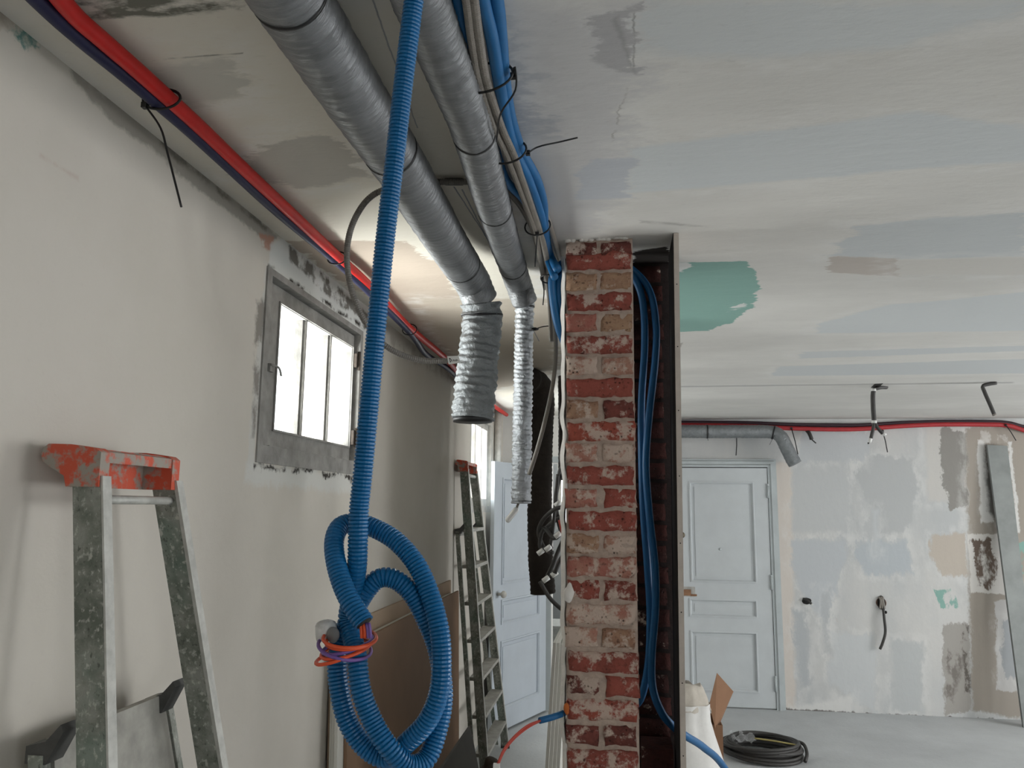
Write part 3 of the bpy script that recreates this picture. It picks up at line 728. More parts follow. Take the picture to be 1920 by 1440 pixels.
# ================================================================== PIPES AND CONDUITS
MT['red'] = plain('red_pipe_sleeve', srgb(208, 34, 30), .45, var=.15, scale=20, spec=.4)
MT['navy'] = plain('navy_pipe_sleeve', srgb(30, 32, 68), .5, var=.15, scale=20, spec=.4)
MT['blue'] = plain('blue_conduit', srgb(14, 96, 150), .5, var=.12, scale=25)
MT['blue2'] = plain('blue_corrugated_hose', srgb(10, 100, 154), .36, var=.10, scale=25)
MT['farred'] = plain('dull_red_pipe_sleeve', srgb(176, 44, 50), .45, var=.15, scale=20)
zr = 2.640
redc = [dz(x, y, zr) for x, y in ((20, -120), (130, 18), (192, 75), (252, 127), (312, 181), (382, 245), (452, 312), (540, 394), (628, 476))]
redc += [dz(x, y, zr-.004) for x, y in ((695, 538), (765, 612), (835, 672), (880, 722), (915, 753), (950, 778))]
redc = [p if p.x > XL+.05 else V((XL+.05, p.y, p.z)) for p in redc]
rp = smooth(redc, .02)
m = MB(); m.tube(rp, .0165, 14); redo = tag(m.build('red_pipe', MT['red']), 'red sleeved pipe running along the ceiling edge above the left wall', 'pipe')
navc = [dz(x, y, zr-.006) for x, y in ((-40, -110), (92, 20), (160, 80), (225, 133), (293, 190), (360, 248), (425, 308), (520, 396), (622, 482))]
navc += [dz(x, y, zr-.016) for x, y in ((690, 545), (770, 625), (800, 665), (850, 700), (905, 765))]
navpx = [(690, 545), (770, 625), (800, 665), (850, 700), (905, 765)]
navc = [p if p.x > XL+.019 else aX(*navpx[i-9], XL+.019) for i, p in enumerate(navc)]
npth = smooth(navc, .02)
m = MB(); m.tube(npth, .0155, 14); tag(m.build('navy_pipe', MT['navy']), 'navy blue sleeved pipe beside the red one along the left wall', 'pipe')

def cable_tie(label, c, axis, ra, rb, tail=None, up=None, r=.0026, name='cable_tie', grp='black cable ties'):
    c = V(c); ax = V(axis).normalized(); u = V(up) if up else V((0, 0, 1)); u = (u-ax*u.dot(ax)).normalized(); v = ax.cross(u)
    m = MB(); m.tube([c+v*ra*math.cos(a)+u*rb*math.sin(a) for a in [i*math.pi/12 for i in range(24)]], r, 6, closed=True)
    if tail:
        t = smooth([V(x) for x in tail], .012); m.tube(t, r*.8, 6); h = t[0]; k = r*2.0
        m.box(h-V((k, k, k)), h+V((k, k, k)))
    o = m.build(name, MT['black']); tag(o, label, 'cable tie', grp); return o
c1 = dz(303, 186, zr-.003)
cable_tie('black cable tie on the red and navy pipes, long tail hanging at upper left', c1, (0, 1, 0), .042, .022, [c1+V((-.036, 0, -.012)), aY(301, 240, c1.y-.02), aY(315, 290, c1.y-.02), aY(340, 388, c1.y-.02)], r=.003)
c1 = dz(632, 484, zr-.004); cable_tie('black cable tie on the red and navy pipes above the near window', c1, (.15, 1, 0), .036, .022)
c1 = dz(768, 618, zr-.01); cable_tie('black cable tie on the red and navy pipes, just right of the blue hose', c1, (.1, 1, 0), .036, .026)

# bundle of conduits right of the ducts
def cond(name, label, pts, r, mat, cat='conduit', rib=False, grp=None):
    m = MB()
    if rib: ribbed(m, pts, r, .0055, .10, 12)
    else: m.tube(smooth(pts, .012), r, 12)
    return tag(m.build(name, mat), label, cat, grp)
ZB = 2.65
B = lambda pts, z=ZB: [dz(x, y, z) for x, y in pts]
cond('blue_conduit', 'blue conduit on the left edge of the ceiling bundle', B([(835, -160), (858, 0), (872, 70), (886, 150), (895, 200), (905, 240), (925, 268), (935, 300), (950, 340), (985, 378), (1005, 425)], 2.638), .0115, MT['blue'])
cond('blue_conduit', 'blue conduit on the right edge of the ceiling bundle, bowing outwards', B([(900, -160), (930, 0), (938, 70), (945, 150), (958, 225), (978, 285), (1005, 335), (1018, 380), (1021, 425), (1030, 475)], 2.648)+[aY(1045, 505, 2.46)], .0135, MT['blue'])
cond('blue_conduit', 'middle blue conduit squeezed behind the right one in the ceiling bundle', B([(875, -160), (905, 0), (922, 70), (935, 150), (950, 230), (966, 285), (990, 335), (1010, 390), (1018, 425), (1026, 480)], 2.632)+[aY(1040, 520, 2.47)], .0125, MT['blue'])
cond('grey_conduit', 'left grey corrugated conduit in the middle of the ceiling bundle', B([(850, -160), (875, 0), (884, 70), (898, 150), (925, 235), (948, 285), (968, 335), (985, 380), (1004, 430), (1012, 480), (1022, 540)], 2.622), .0085, MT['greycond'], rib=True)
cond('grey_conduit', 'right grey corrugated conduit in the middle of the ceiling bundle', B([(868, -160), (889, 0), (898, 70), (912, 150), (938, 228), (962, 285), (980, 335), (997, 385), (1012, 430), (1026, 490), (1034, 545)], 2.624), .0095, MT['greycond'], rib=True)
cond('grey_conduit', 'thin grey conduit emerging lower in the bundle beside the pillar', B([(965, 330), (990, 400), (1005, 450), (1020, 500)], 2.640)+[aY(1030, 560, 2.75), aY(1034, 640, 2.72)], .0085, MT['greycond'])
cond('grey_conduit', 'grey conduit close to the pillar, right of the blue one', B([(1000, 350), (1022, 400), (1036, 440), (1045, 470), (1054, 505)], 2.655), .009, MT['greycond'])
cond('grey_conduit', 'grey cable sagging from the bundle behind the silver duct', [aY(1034, 560, 2.62), aY(1042, 640, 2.64), aY(1038, 710, 2.66), aY(1024, 780, 2.70), aY(1008, 840, 2.74), aY(992, 890, 2.76)], .0075, MT['greycond'])
# blue hoses curving into the slot behind the pillar
for k, (lab, pts) in enumerate((
    ('outer blue conduit looping down beside the pillar top', [(1072, 492, 2.56), (1052, 496, 2.53), (1036, 520, 2.53), (1037, 560, 2.55), (1046, 610, 2.58), (1064, 655, 2.62)]),
    ('inner blue conduit looping down beside the pillar top', [(1074, 506, 2.545), (1056, 512, 2.545), (1047, 535, 2.55), (1049, 570, 2.57), (1056, 610, 2.60), (1072, 650, 2.62)]))):
    cond('blue_conduit', lab, [aY(*p) for p in pts], .0135, MT['blue'])
def bt(label, px, py, z, axis, ra, rb, tail=None):
    c = dz(px, py, z); cable_tie(label, c, axis, ra, rb, tail(c) if tail else None)
bt('black cable tie around the ceiling bundle, nearest the top of the picture', 910, 146, 2.634, (.25, 1, 0), .058, .030, lambda c: [c+V((.055, 0, 0)), c+V((.062, -.03, .004)), c+V((.056, .03, -.012)), aZ(938, 215, 2.60), aZ(931, 265, 2.60)])
bt('black cable tie on the ceiling bundle with long tail sticking out right', 952, 285, 2.632, (.3, 1, 0), .048, .028, lambda c: [c+V((.048, 0, -.005)), aZ(1010, 275, 2.62), aZ(1050, 266, 2.635), aZ(1083, 258, 2.64)])
bt('black cable tie on the ceiling bundle just above the pillar top', 1008, 424, 2.634, (.2, 1, 0), .040, .028, lambda c: [c+V((.0, -.01, -.028)), aY(1006, 460, c.y), aY(1003, 500, c.y)])
c1 = aY(1028, 523, 2.53); cable_tie('black cable tie where conduits turn down beside the pillar', c1, (0, .2, 1), .024, .03, [c1+V((-.02, -.01, 0)), aY(1020, 545, 2.51), aY(1018, 572, 2.51)], up=(0, 1, 0))
c1 = aY(1003, 617, ys_+.09); cable_tie('small black tie sticking out right of the silver duct', c1, (0, 0, 1), .012, .012, [c1, aY(1020, 612, ys_+.08), aY(1038, 611, ys_+.08)], up=(0, 1, 0))
# the thin grey loop with its paper tag
y0 = dz(870, 342, 2.655).y
loop = thing('grey_conduit_loop', 'thin grey conduit crossing above the ducts and drooping in a wide loop', 'conduit', dz(705, 360, 2.62))
bpy.context.view_layer.update()
lc = [dz(x, y, 2.652) for x, y in ((1000, 430), (975, 385), (945, 356), (905, 343), (850, 341), (780, 344))]
yl = lc[-1].y
lc += [aY(706, 362, yl+.02), aY(668, 405, yl), aY(651, 465, yl), aY(657, 535, yl+.03), aY(682, 600, yl+.08), aY(722, 648, yl+.14), aY(780, 674, yl+.2), aY(838, 677, yl+.26)]
m = MB(); ribbed(m, lc, .0085, .006, .12, 12); m.build('conduit', plain('loop_grey_conduit', srgb(112, 108, 102), .55, var=.1), loop)
e = lc[-1]; m = MB()
pa, pb2, pc, pd = aY(838, 668, e.y-.012), aY(860, 667, e.y-.012), aY(863, 680, e.y-.012), aY(841, 683, e.y-.012)
m.prism([pa, pb2, pc, pd], (0, .002, 0)); tg = m.build('paper_tag', MT['white'], loop)
m = MB()   # scribbled handwriting on the tag
def on(u, v): return pa.lerp(pb2, u).lerp(pd.lerp(pc, u), v)+V((0, -.0008, 0))
for a, b in (((.18, .25), (.18, .8)), ((.18, .8), (.34, .55)), ((.34, .55), (.2, .25)), ((.4, .75), (.5, .5)), ((.5, .5), (.58, .75)), ((.62, .5), (.7, .75)), ((.7, .75), (.76, .5)), ((.76, .5), (.86, .72))):
    m.tube([on(*a), on(*b)], .0007, 5)
m.build('handwriting', MT['dark'], tg)
m = MB(); m.bar(dz(835, 341, 2.662), dz(868, 341, 2.662), .020, .012, (0, 0, 1)); tag(m.build('cable_clip', MT['black']), 'dark flat clip across the ceiling between the two foil ducts', 'clip')

# blue hoses down the recess
for lab, pts in (('left blue conduit hanging inside the dark recess, curling back at bottom', [(1150, 500, 2.66), (1184, 515, 2.665), (1204, 560, 2.68), (1209, 640, 2.69), (1203, 750, 2.69), (1203, 850, 2.69), (1206, 950, 2.69), (1214, 1060, 2.69), (1219, 1150, 2.69), (1216, 1240, 2.69), (1202, 1308, 2.69), (1180, 1330, 2.69)]),
                 ('right blue conduit hanging inside the recess then trailing out past the plasterboard', [(1150, 490, 2.66), (1186, 506, 2.665), (1218, 545, 2.68), (1230, 610, 2.68), (1228, 680, 2.68), (1217, 780, 2.665), (1211, 870, 2.66), (1217, 960, 2.66), (1228, 1060, 2.66), (1229, 1140, 2.66), (1222, 1230, 2.665), (1224, 1290, 2.67), (1240, 1335, 2.68), (1262, 1362, 2.70), (1286, 1380, 2.72), (1320, 1402, 2.88), (1360, 1442, 3.15), (1430, 1560, 3.5)])):
    P = [aY(*p) for p in pts]
    if len(pts) > 14: P += [V((P[-1].x+.3, 4.0, .02)), V((P[-1].x+.6, 4.3, .015))]
    cond('blue_conduit', lab, P, .0125, MT['blue'])

# ================================================================== BIG BLUE HOSE AND COIL
S = lambda x, y: (540+x/2.667, 900+y/2.667)
hp = [(782, -40, 1.10), (776, 0, 1.13), (757, 150, 1.16), (740, 300, 1.18), (722, 450, 1.20), (707, 600, 1.215), (693, 750, 1.225), (681, 880, 1.23)]
hp += [S(355, 150)+(1.235,), S(350, 300)+(1.235,), S(345, 430)+(1.24,), S(325, 570)+(1.255,), S(300, 690)+(1.265,), S(325, 800)+(1.25,), S(345, 890)+(1.235,), S(365, 1050)+(1.225,), S(425, 1210)+(1.225,), S(510, 1345)+(1.225,), S(600, 1425)+(1.24,), S(690, 1395)+(1.26,)]
hp += [S(745, 1260)+(1.275,), S(775, 1080)+(1.285,), S(750, 860)+(1.285,), S(690, 700)+(1.28,), S(620, 570)+(1.275,), S(540, 500)+(1.27,), S(460, 490)+(1.265,), S(395, 550)+(1.262,), S(340, 640)+(1.268,), S(285, 740)+(1.275,), S(252, 850)+(1.27,), S(250, 1000)+(1.265,), S(295, 1200)+(1.26,), S(390, 1340)+(1.26,), S(500, 1385)+(1.26,), S(610, 1300)+(1.25,), S(700, 1200)+(1.248,)]
hp += [S(755, 1060)+(1.248,), S(768, 900)+(1.25,), S(755, 740)+(1.255,), S(705, 560)+(1.265,), S(640, 420)+(1.27,), S(540, 305)+(1.275,), S(430, 240)+(1.278,), S(340, 215)+(1.28,), S(265, 230)+(1.265,), S(232, 300)+(1.245,), S(240, 410)+(1.225,), S(275, 530)+(1.21,), S(325, 630)+(1.20,), S(380, 715)+(1.195,)]
hose = thing('blue_hose', 'big blue corrugated hose hanging from the ceiling and knotted into a coil', 'hose', aY(681, 880, 1.23))
bpy.context.view_layer.update()
HS = .90
hpts = [aY(x, y, d*HS) for x, y, d in hp]
hpts = [V((-.19, .62, H-.016)), V((-.20, .74, H-.022)), V((-.225, .86, H-.05))]+hpts
m = MB(); ribbed(m, hpts, .0144, .0054, .14, 18); m.build('corrugated_tube', MT['blue2'], hose)
t = (hpts[-1]-hpts[-2]).normalized(); m = MB(); m.tube([hpts[-1]-t*.002, hpts[-1]+t*.001], .0113, 16); m.build('dark_mouth', MT['dark'], hose)
# wires binding the coil
MT['orange'] = plain('orange_wire', srgb(226, 84, 40), .45, var=.1); MT['violet'] = plain('violet_wire', srgb(120, 88, 160), .45, var=.1)
bind = thing('binding_wire', 'orange and violet wires wrapped round the neck of the blue coil', 'wire', aY(*S(290, 820), 1.125))
bpy.context.view_layer.update()
def loopw(px, py, wpx, tilt, rx_d, name, mat, dyy=0):
    c = aY(*S(px, py), 1.245*HS); ra = wpx/2/2.667/FPX*1.245*HS; m = MB()
    pts = [c+V((ra*math.cos(a), -rx_d*HS*math.sin(a)+dyy, tilt*math.cos(a)-.006*HS*math.sin(a))) for a in [i*math.pi/16 for i in range(32)]]
    m.tube(pts, .0026, 8, closed=True); m.build(name, mat, bind)
loopw(310, 788, 250, -.004, .052, 'orange_strand', MT['orange']); loopw(318, 800, 236, -.001, .050, 'orange_strand', MT['orange'])
loopw(285, 836, 250, -.010, .052, 'violet_strand', MT['violet']); loopw(290, 846, 225, .004, .050, 'orange_strand', MT['orange'])
loopw(275, 862, 245, .010, .053, 'orange_strand', MT['orange']); loopw(300, 822, 232, .006, .050, 'violet_strand', MT['violet'])
for k, (x, nm, mt) in enumerate(((366, 'orange_strand', 'orange'), (382, 'orange_strand', 'orange'), (398, 'violet_strand', 'violet'), (410, 'violet_strand', 'violet'))):
    m = MB(); m.tube(smooth([aY(*S(x-6, 715), 1.196*HS), aY(*S(x, 745), 1.195*HS), aY(*S(x+3, 790), 1.197*HS)], .004), .0023, 8); m.build(nm, MT[mt], bind)
wd = thing('plastic_cap', 'scuffed white plastic cap tucked above the wires on the blue coil', 'cap', aY(*S(205, 745), 1.25*HS))
bpy.context.view_layer.update()
MT['greyplastic'] = plain('scuffed_pale_grey_plastic', srgb(222, 222, 220), .4, var=.3, scale=60, bump=.3)
a_, b_ = aY(*S(192, 800), 1.25*HS), aY(*S(190, 725), 1.25*HS)
m = MB(); ax_ = b_-a_; m.tube([a_+ax_*k for k in (0, .3, .7, 1.0, 1.2, 1.32, 1.38)], [.0140, .0150, .0152, .0150, .0128, .0080, .003], 18)
m.build('cap_body', MT['greyplastic'], wd)
q = aY(*S(225, 775), 1.235*HS); m = MB(); m.ball(q, .010, .007, .011, 14, 10, .1, 60); m.build('cap_rim', plain('grey_plastic_rim', srgb(120, 120, 120), .5), wd)

# orange-red wires and blue stub out of the pillar side
MT['orangeplug'] = plain('orange_foam', srgb(196, 104, 40), .8, var=.3, bump=.5)
q = aY(1062, 1328, PY-.002); m = MB(); m.ball(q, .009, .012, .017, 10, 8, .3, 80); m.build('foam_plug', MT['orangeplug'], pier)
st = thing('wire_stub', 'short blue conduit with red wires and connector sticking left from pillar', 'conduit', aY(1035, 1345, 2.47))
bpy.context.view_layer.update()
m = MB(); m.tube([aY(1058, 1337, 2.50), aY(1035, 1345, 2.47), aY(1012, 1351, 2.44)], .0095, 12); m.build('blue_sleeve', MT['blue'], st)
MT['redwire'] = plain('red_wire', srgb(190, 74, 60), .45, var=.1)
for o_ in (0, 4):
    m = MB(); m.tube(smooth([aY(1016, 1350, 2.44), aY(990, 1360+o_, 2.42), aY(965, 1380+o_, 2.40), aY(945, 1405+o_, 2.38), aY(933, 1432+o_, 2.37)], .01), .0032, 8); m.build('red_strand', MT['redwire'], st)
m = MB(); q = aY(931, 1440, 2.365); m.box(q-V((.009, .006, .014)), q+V((.009, .006, .012))); m.build('connector', MT['white'], st)

# ================================================================== LADDERS
def alu_mat():
    t = NT('plaster_spattered_aluminium'); b = t.b; b.inputs['Roughness'].default_value = .6; b.inputs['Metallic'].default_value = .15
    p = t.pos(); st = t.scale3(p, (1, 1.6, .7))
    n1 = t.noise(p, 14, 6, .65); n2 = t.noise(st, 90, 4, .6); n3 = t.noise(p, 5, 3)
    col = t.mix(t.rng(n1.outputs[0], .38, .62), srgb(148, 150, 142), srgb(100, 106, 96))
    col = t.mix(t.rng(n3.outputs[0], .55, .66, 0, .5), col, srgb(112, 132, 122))
    col = t.mix(t.rng(n2.outputs[0], .56, .66, 0, .8), col, srgb(190, 190, 182))
    col = t.mix(t.rng(n2.outputs[0], .40, .32, 0, .7), col, srgb(66, 68, 62))
    t.l(col, b.inputs['Base Color']); t.bump(n2.outputs[0], .5, .004); return t.m
MT['alu'] = alu_mat()
MT['alu2'] = plain('plaster_smeared_aluminium', srgb(168, 166, 158), .65, .15, var=.3, scale=16, bump=.5)
MT['aluedge'] = plain('pale_aluminium_edge', srgb(196, 196, 190), .55, .2, var=.25, scale=30)
def cap_mat(name='spattered_orange_plastic'):
    t = NT(name); b = t.b; b.inputs['Roughness'].default_value = .6
    p = t.pos(); n = t.noise(p, 30, 6, .65)
    col = t.mix(t.rng(n.outputs[0], .45, .56, 0, .95), srgb(200, 84, 58), srgb(150, 148, 138)); t.l(col, b.inputs['Base Color']); t.bump(n.outputs[0], .4, .004); return t.m
MT['cap'] = cap_mat()
MT['rubber'] = plain('dark_grey_bracket', srgb(74, 74, 72), .6, var=.3)
def ladder(label, zt, Xf, Yn, Yf, sx, sn, sf, dep, treads, zrear, rear_off, near, cap_len):
    L = thing('step_ladder', label, 'ladder', (Xf-.05, (Yn+Yf)/2, 0)); bpy.context.view_layer.update()
    th = .022
    zs = zt-.055
    def P(z, side, fr): # point on stile; fr 0 front .. 1 back
        d = zt-z; return V((Xf+sx*d-fr*dep, (Yn+sn*d) if side == 0 else (Yf+sf*d), z))
    for s in (0, 1):
        a, b = P(zs, s, 0), P(.02, s, 0); a2, b2 = P(zs, s, 1), P(.02, s, 1)
        o = V((0, th if s == 0 else -th, 0))
        m = MB(); m.hexa([a, a+o, a2+o, a2], [b, b+o, b2+o, b2]); S_ = m.build('stile', MT['alu'], L)
        e = V((.004, 0, 0)); m = MB(); m.hexa([a+e, a+o*1.15+e, a+o*1.15-V((.004, 0, 0)), a-V((.004, 0, 0))+e*.9], [b+e, b+o*1.15+e, b+o*1.15-V((.004, 0, 0)), b-V((.004, 0, 0))+e*.9]); m.build('stile_edge', MT['aluedge'], S_)
        m = MB(); m.hexa([b+V((.006, -.004, .03)), b+o+V((.006, .004, .03)), b2+o+V((-.006, .004, .03)), b2+V((-.006, -.004, .03))], [V((p.x, p.y, 0)) for p in (b+V((.006, -.004, 0)), b+o+V((.006, .004, 0)), b2+o+V((-.006, .004, 0)), b2+V((-.006, -.004, 0)))]); m.build('foot', MT['rubber'], L)
    # cap: side cheeks with a snout towards the wall, top bar and hanging lip
    m = MB(); bx = Xf-cap_len
    for yy, o in ((Yn-.004, .028), (Yf+.004, -.028)):
        poly = [(Xf+.006, yy, zt-.075), (Xf+.006, yy, zt-.012), (Xf-.005, yy, zt-.004), (Xf-dep, yy, zt+.003), (bx+.014, yy, zt+.004), (bx+.003, yy, zt-.004), (bx, yy, zt-.016), (bx+.004, yy, zt-.028), (bx+.022, yy, zt-.040), (Xf-dep-.008, yy, zt-.055), (Xf-dep-.002, yy, zt-.075)]
        m.prism(poly, (0, o, 0))
    m.hexa([V((Xf+.003, Yn, zt-.030)), V((Xf+.003, Yf, zt-.030)), V((Xf-.016, Yf, zt-.026)), V((Xf-.016, Yn, zt-.026))], [V((Xf+.003, Yn, zt-.010)), V((Xf+.003, Yf, zt-.010)), V((Xf-.016, Yf, zt-.005)), V((Xf-.016, Yn, zt-.005))])
    m.hexa([V((Xf-.016, Yn, zt-.012)), V((Xf-.016, Yf, zt-.012)), V((bx+.01, Yf, zt-.012)), V((bx+.01, Yn, zt-.012))], [V((Xf-.016, Yn, zt-.004)), V((Xf-.016, Yf, zt-.004)), V((bx+.01, Yf, zt+.003)), V((bx+.01, Yn, zt+.003))])
    m.box((Xf-dep-.012, Yn+.02, zt-.075), (Xf-dep-.004, Yf-.02, zt-.012))
    m.build('top_cap', MT['cap'], L)
    zb = zt-.098
    m = MB(); m.tube([P(zb, 0, .35)+V((0, th, 0)), P(zb, 1, .35)+V((0, -th, 0))], .0085 if near else .012, 10); m.build('handle_bar', MT['aluedge'], L)
    for z in treads:
        m = MB(); a, b = P(z, 0, 0), P(z, 1, 0)
        m.box((a.x-dep-.03, a.y+th, z-.022), (a.x+.004, b.y-th, z)); m.build('tread', MT['alu2'], L)
    # rear frame folded behind: top plate, brackets and two legs
    def R(z, s): d = zt-z; return V((Xf+sx*d-dep-rear_off, (Yn+sn*d)-.012 if s == 0 else (Yf+sf*d)+.012, z))
    a, b = R(zrear, 0), R(zrear, 1)
    ph = .20 if near else .05
    c, d = R(zrear-ph, 0), R(zrear-ph, 1)
    m = MB(); t_ = V((-.016, 0, 0)); m.hexa([a+V((0, .03, 0)), b-V((0, .03, 0)), b-V((0, .03, 0))+t_, a+V((0, .03, 0))+t_], [c+V((0, .03, 0)), d-V((0, .03, 0)), d-V((0, .03, 0))+t_, c+V((0, .03, 0))+t_]); m.build('rear_plate', MT['alu2'], L)
    for s in (0, 1):
        p, q_ = R(zrear-.02, s), R(.02, s); o = V((0, .020 if s == 0 else -.020, 0)); w_ = V((-.028, 0, 0))
        m = MB(); m.hexa([p, p+o, p+o+w_, p+w_], [q_, q_+o, q_+o+w_, q_+w_]); m.build('rear_leg', MT['alu'], L)
        p = R(zrear, s); g = -1 if s == 0 else 1
        m = MB(); m.prism([(p.x+.004, p.y-g*.002, zrear+.003), (p.x+.03, p.y-g*.002, zrear+.032), (p.x+.036, p.y-g*.002, zrear+.02), (p.x+.008, p.y-g*.002, zrear-.035), (p.x-.032, p.y-g*.002, zrear-.035), (p.x-.032, p.y-g*.002, zrear-.006)], (0, -g*.045, 0)); m.build('bracket', MT['rubber'], L)
    return L
ladder('worn spattered step ladder in left foreground with a bare orange cap', 1.905, -.95, 1.347, 1.607, .12, 0, .23, .057, [1.18, .94, .70, .46, .22], 1.385, .055, True, .115)
ladder('far step ladder leaning by the far window beside the open panelled door', 2.11, -1.0, 5.2, 5.55, .075, .07, .35, .055, [1.66, 1.42, 1.18, .94, .70, .46, .22], 1.66, .028, False, .08)

# ================================================================== LEANING SHEETS (LEFT)
MT['pboard'] = plain('white_plasterboard', srgb(214, 212, 204), .85, var=.06, scale=8)
MT['brown'] = plain('brown_fibreboard', srgb(134, 106, 82), .8, var=.10, scale=6, bump=.1)
MT['beige'] = plain('beige_board', srgb(172, 150, 128), .8, var=.10, scale=6)
MT['dkboard'] = plain('grey_green_board', srgb(88, 86, 80), .8, var=.12, scale=6)
def sheet(name, label, x_top, x_bot, th, y0, y1, zt, mat, cat='board', grp=None):
    m = MB(); t_ = V((th, 0, 0))
    a = [V((x_bot, y0, 0)), V((x_bot, y1, 0)), V((x_bot, y1, 0))+t_, V((x_bot, y0, 0))+t_]
    b = [V((x_top, y0, zt)), V((x_top, y1, zt)), V((x_top, y1, zt))+t_, V((x_top, y0, zt))+t_]
    m.hexa(a, b); return tag(m.build(name, mat), label, cat, grp)
sheet('tall_beige_sheet', 'beige sheet leaning on the left wall, its top showing above the brown one', -1.087, -1.060, .012, 2.98, 5.12, 1.335, MT['beige'])
for k in range(3):
    sheet('plasterboard_sheet', ['white plasterboard sheet nearest the wall behind the brown fibreboard', 'middle white plasterboard sheet behind the brown fibreboard', 'white plasterboard sheet directly behind the brown fibreboard'][k], -1.072+k*.0135, -1.044+k*.0135, .0125, 2.96-.012*k, 5.05, 1.26, MT['pboard'], 'plasterboard', 'plasterboard sheets behind the fibreboard')
sheet('brown_fibreboard', 'large brown fibreboard sheet leaning on the left wall below the window', -1.031, -1.002, .012, 3.0, 5.1, 1.272, MT['brown'])
sheet('low_grey_board', 'low dark grey board leaning in front of the brown fibreboard', -.84, -.70, .012, 3.1, 4.55, .60, MT['dkboard'])
# stack of sheets leaning behind the pillar
for k in range(4):
    a, b = aY(1037, 1205+(0, 2, 6, 3)[k], 3.1), aY(1022, 1440, 3.1)
    dx = .0634; a.x = b.x+dx*(a.z-b.z)+.0128*k; xb = a.x-dx*a.z
    sheet('plasterboard_sheet', ['white plasterboard sheet left of the pillar, leftmost of the leaning four', 'second from left of the four plasterboard sheets left of the pillar', 'third from left of the four plasterboard sheets left of the pillar', 'plasterboard sheet closest to the pillar, rightmost of the leaning four'][k], a.x, xb, .0122, 3.1+.02*k, 4.3, a.z, MT['pboard'], 'plasterboard', 'plasterboard sheets behind the pillar')
# dark bundle near the ladder foot
m = MB(); q = V((-.80, 5.15, .11)); m.ball(q, .09, .09, .13, 16, 10, .25, 14); m.ball(q+V((0, 0, .1)), .05, .05, .06, 12, 8, .3, 20)
tag(m.build('dark_sack', plain('dark_brown_sacking', srgb(72, 62, 54), .9, var=.3, bump=.6)), 'small dark sack on the floor at the far ladder foot', 'sack')
# things in the end room seen beside the open door
bx = MB(); bx.box((-.72, 8.2, .25), (-.35, 8.7, .60)); bx.box((-.75, 8.18, .60), (-.32, 8.72, .63))
tag(bx.build('pale_crate', plain('pale_dusty_crate', srgb(150, 152, 150), .8, var=.2)), 'pale box on a dark stack in the room past the open door', 'box')
bx = MB(); bx.box((-.76, 8.15, 0), (-.30, 8.75, .10)); bx.box((-.74, 8.18, .10), (-.33, 8.7, .25))
tag(bx.build('dark_stack', plain('dark_rubble_stack', srgb(60, 58, 56), .9, var=.4)), 'dark low stack on the floor past the open door', 'stack')

# cable tangle left of the pillar
tg = thing('cable_tangle', 'tangle of black conduits with white ends hanging left of the pillar', 'cables', aY(1040, 900, 3.2)); bpy.context.view_layer.update()
T3 = lambda l: [aY(x, y, d) for x, y, d in l]
for i, l in enumerate(([(1090, 420, 3.1), (1075, 600, 3.1), (1064, 800, 3.1), (1056, 880, 3.1), (1048, 900, 3.15), (1042, 940, 3.2), (1050, 990, 3.2), (1062, 1010, 3.15)],
          [(1060, 950, 3.1), (1040, 955, 3.1), (1018, 975, 3.15), (1010, 1000, 3.2), (1022, 1030, 3.2), (1036, 1036, 3.15)],
          [(1058, 965, 3.2), (1035, 980, 3.2), (1014, 1000, 3.2)],
          [(1046, 890, 3.1), (1040, 960, 3.15), (1034, 1010, 3.18), (1030, 1034, 3.18)],
          [(1062, 1000, 3.2), (1048, 1030, 3.2), (1036, 1060, 3.2), (1024, 1085, 3.25)],
          [(1060, 985, 3.15), (1040, 1010, 3.15), (1020, 990, 3.18), (1012, 1020, 3.2), (1018, 1036, 3.2)],
          [(1062, 1035, 3.1), (1050, 1050, 3.1), (1040, 1075, 3.1)],
          [(1058, 870, 3.2), (1050, 880, 3.2), (1046, 900, 3.2)],
          [(1012, 1090, 3.3), (1030, 1120, 3.3), (1050, 1140, 3.3), (1066, 1150, 3.3)])):
    m = MB(); m.tube(smooth(T3(l), .012), .0085 if i not in (3, 7) else .007, 10); m.build('black_cable', MT['darkcond'], tg)
for x, y in ((1046, 945), (1014, 1035), (1028, 1028), (1024, 1086), (1040, 1076), (1046, 1003)):
    q = aY(x, y, 3.12); m = MB(); m.tube([q+V((-.012, 0, -.008)), q+V((.01, 0, .008))], .010, 10); m.build('white_end', MT['white'], tg)
m = MB(); m.tube(smooth(T3([(1048, 975, 3.1), (1054, 1000, 3.1), (1060, 1020, 3.1)]), .01), .004, 8); m.build('red_strand', MT['redwire'], tg)

# ================================================================== RIGHT ROOM
# red and dark pipes along the far wall top
yp_ = YF-.05
for nm, lab, dy, mat, r, ys in (('red_pipe', 'red sleeved pipe running along the top of the far wall', 0, MT['farred'], .021, (797, 797, 799, 803, 805, 804, 799, 796, 796, 798, 812, 816, 818)),
                            ('dark_pipe', 'dark sleeved pipe running behind the red one along the far wall', .02, plain('dark_maroon_sleeve', srgb(52, 30, 40), .5), .018, (792, 792, 793, 796, 797, 797, 793, 791, 791, 793, 805, 808, 810))):
    xs = (1190, 1300, 1400, 1480, 1560, 1620, 1690, 1760, 1840, 1890, 1960, 2200, 2600)
    m = MB(); m.tube(smooth([aY(x, y, yp_+dy) for x, y in zip(xs, ys)], .03), r, 12); tag(m.build(nm, mat), lab, 'pipe')
fd = thing('wall_duct', 'short grey foil duct along the far wall above the closed door', 'duct', aY(1400, 808, 7.72)); bpy.context.view_layer.update()
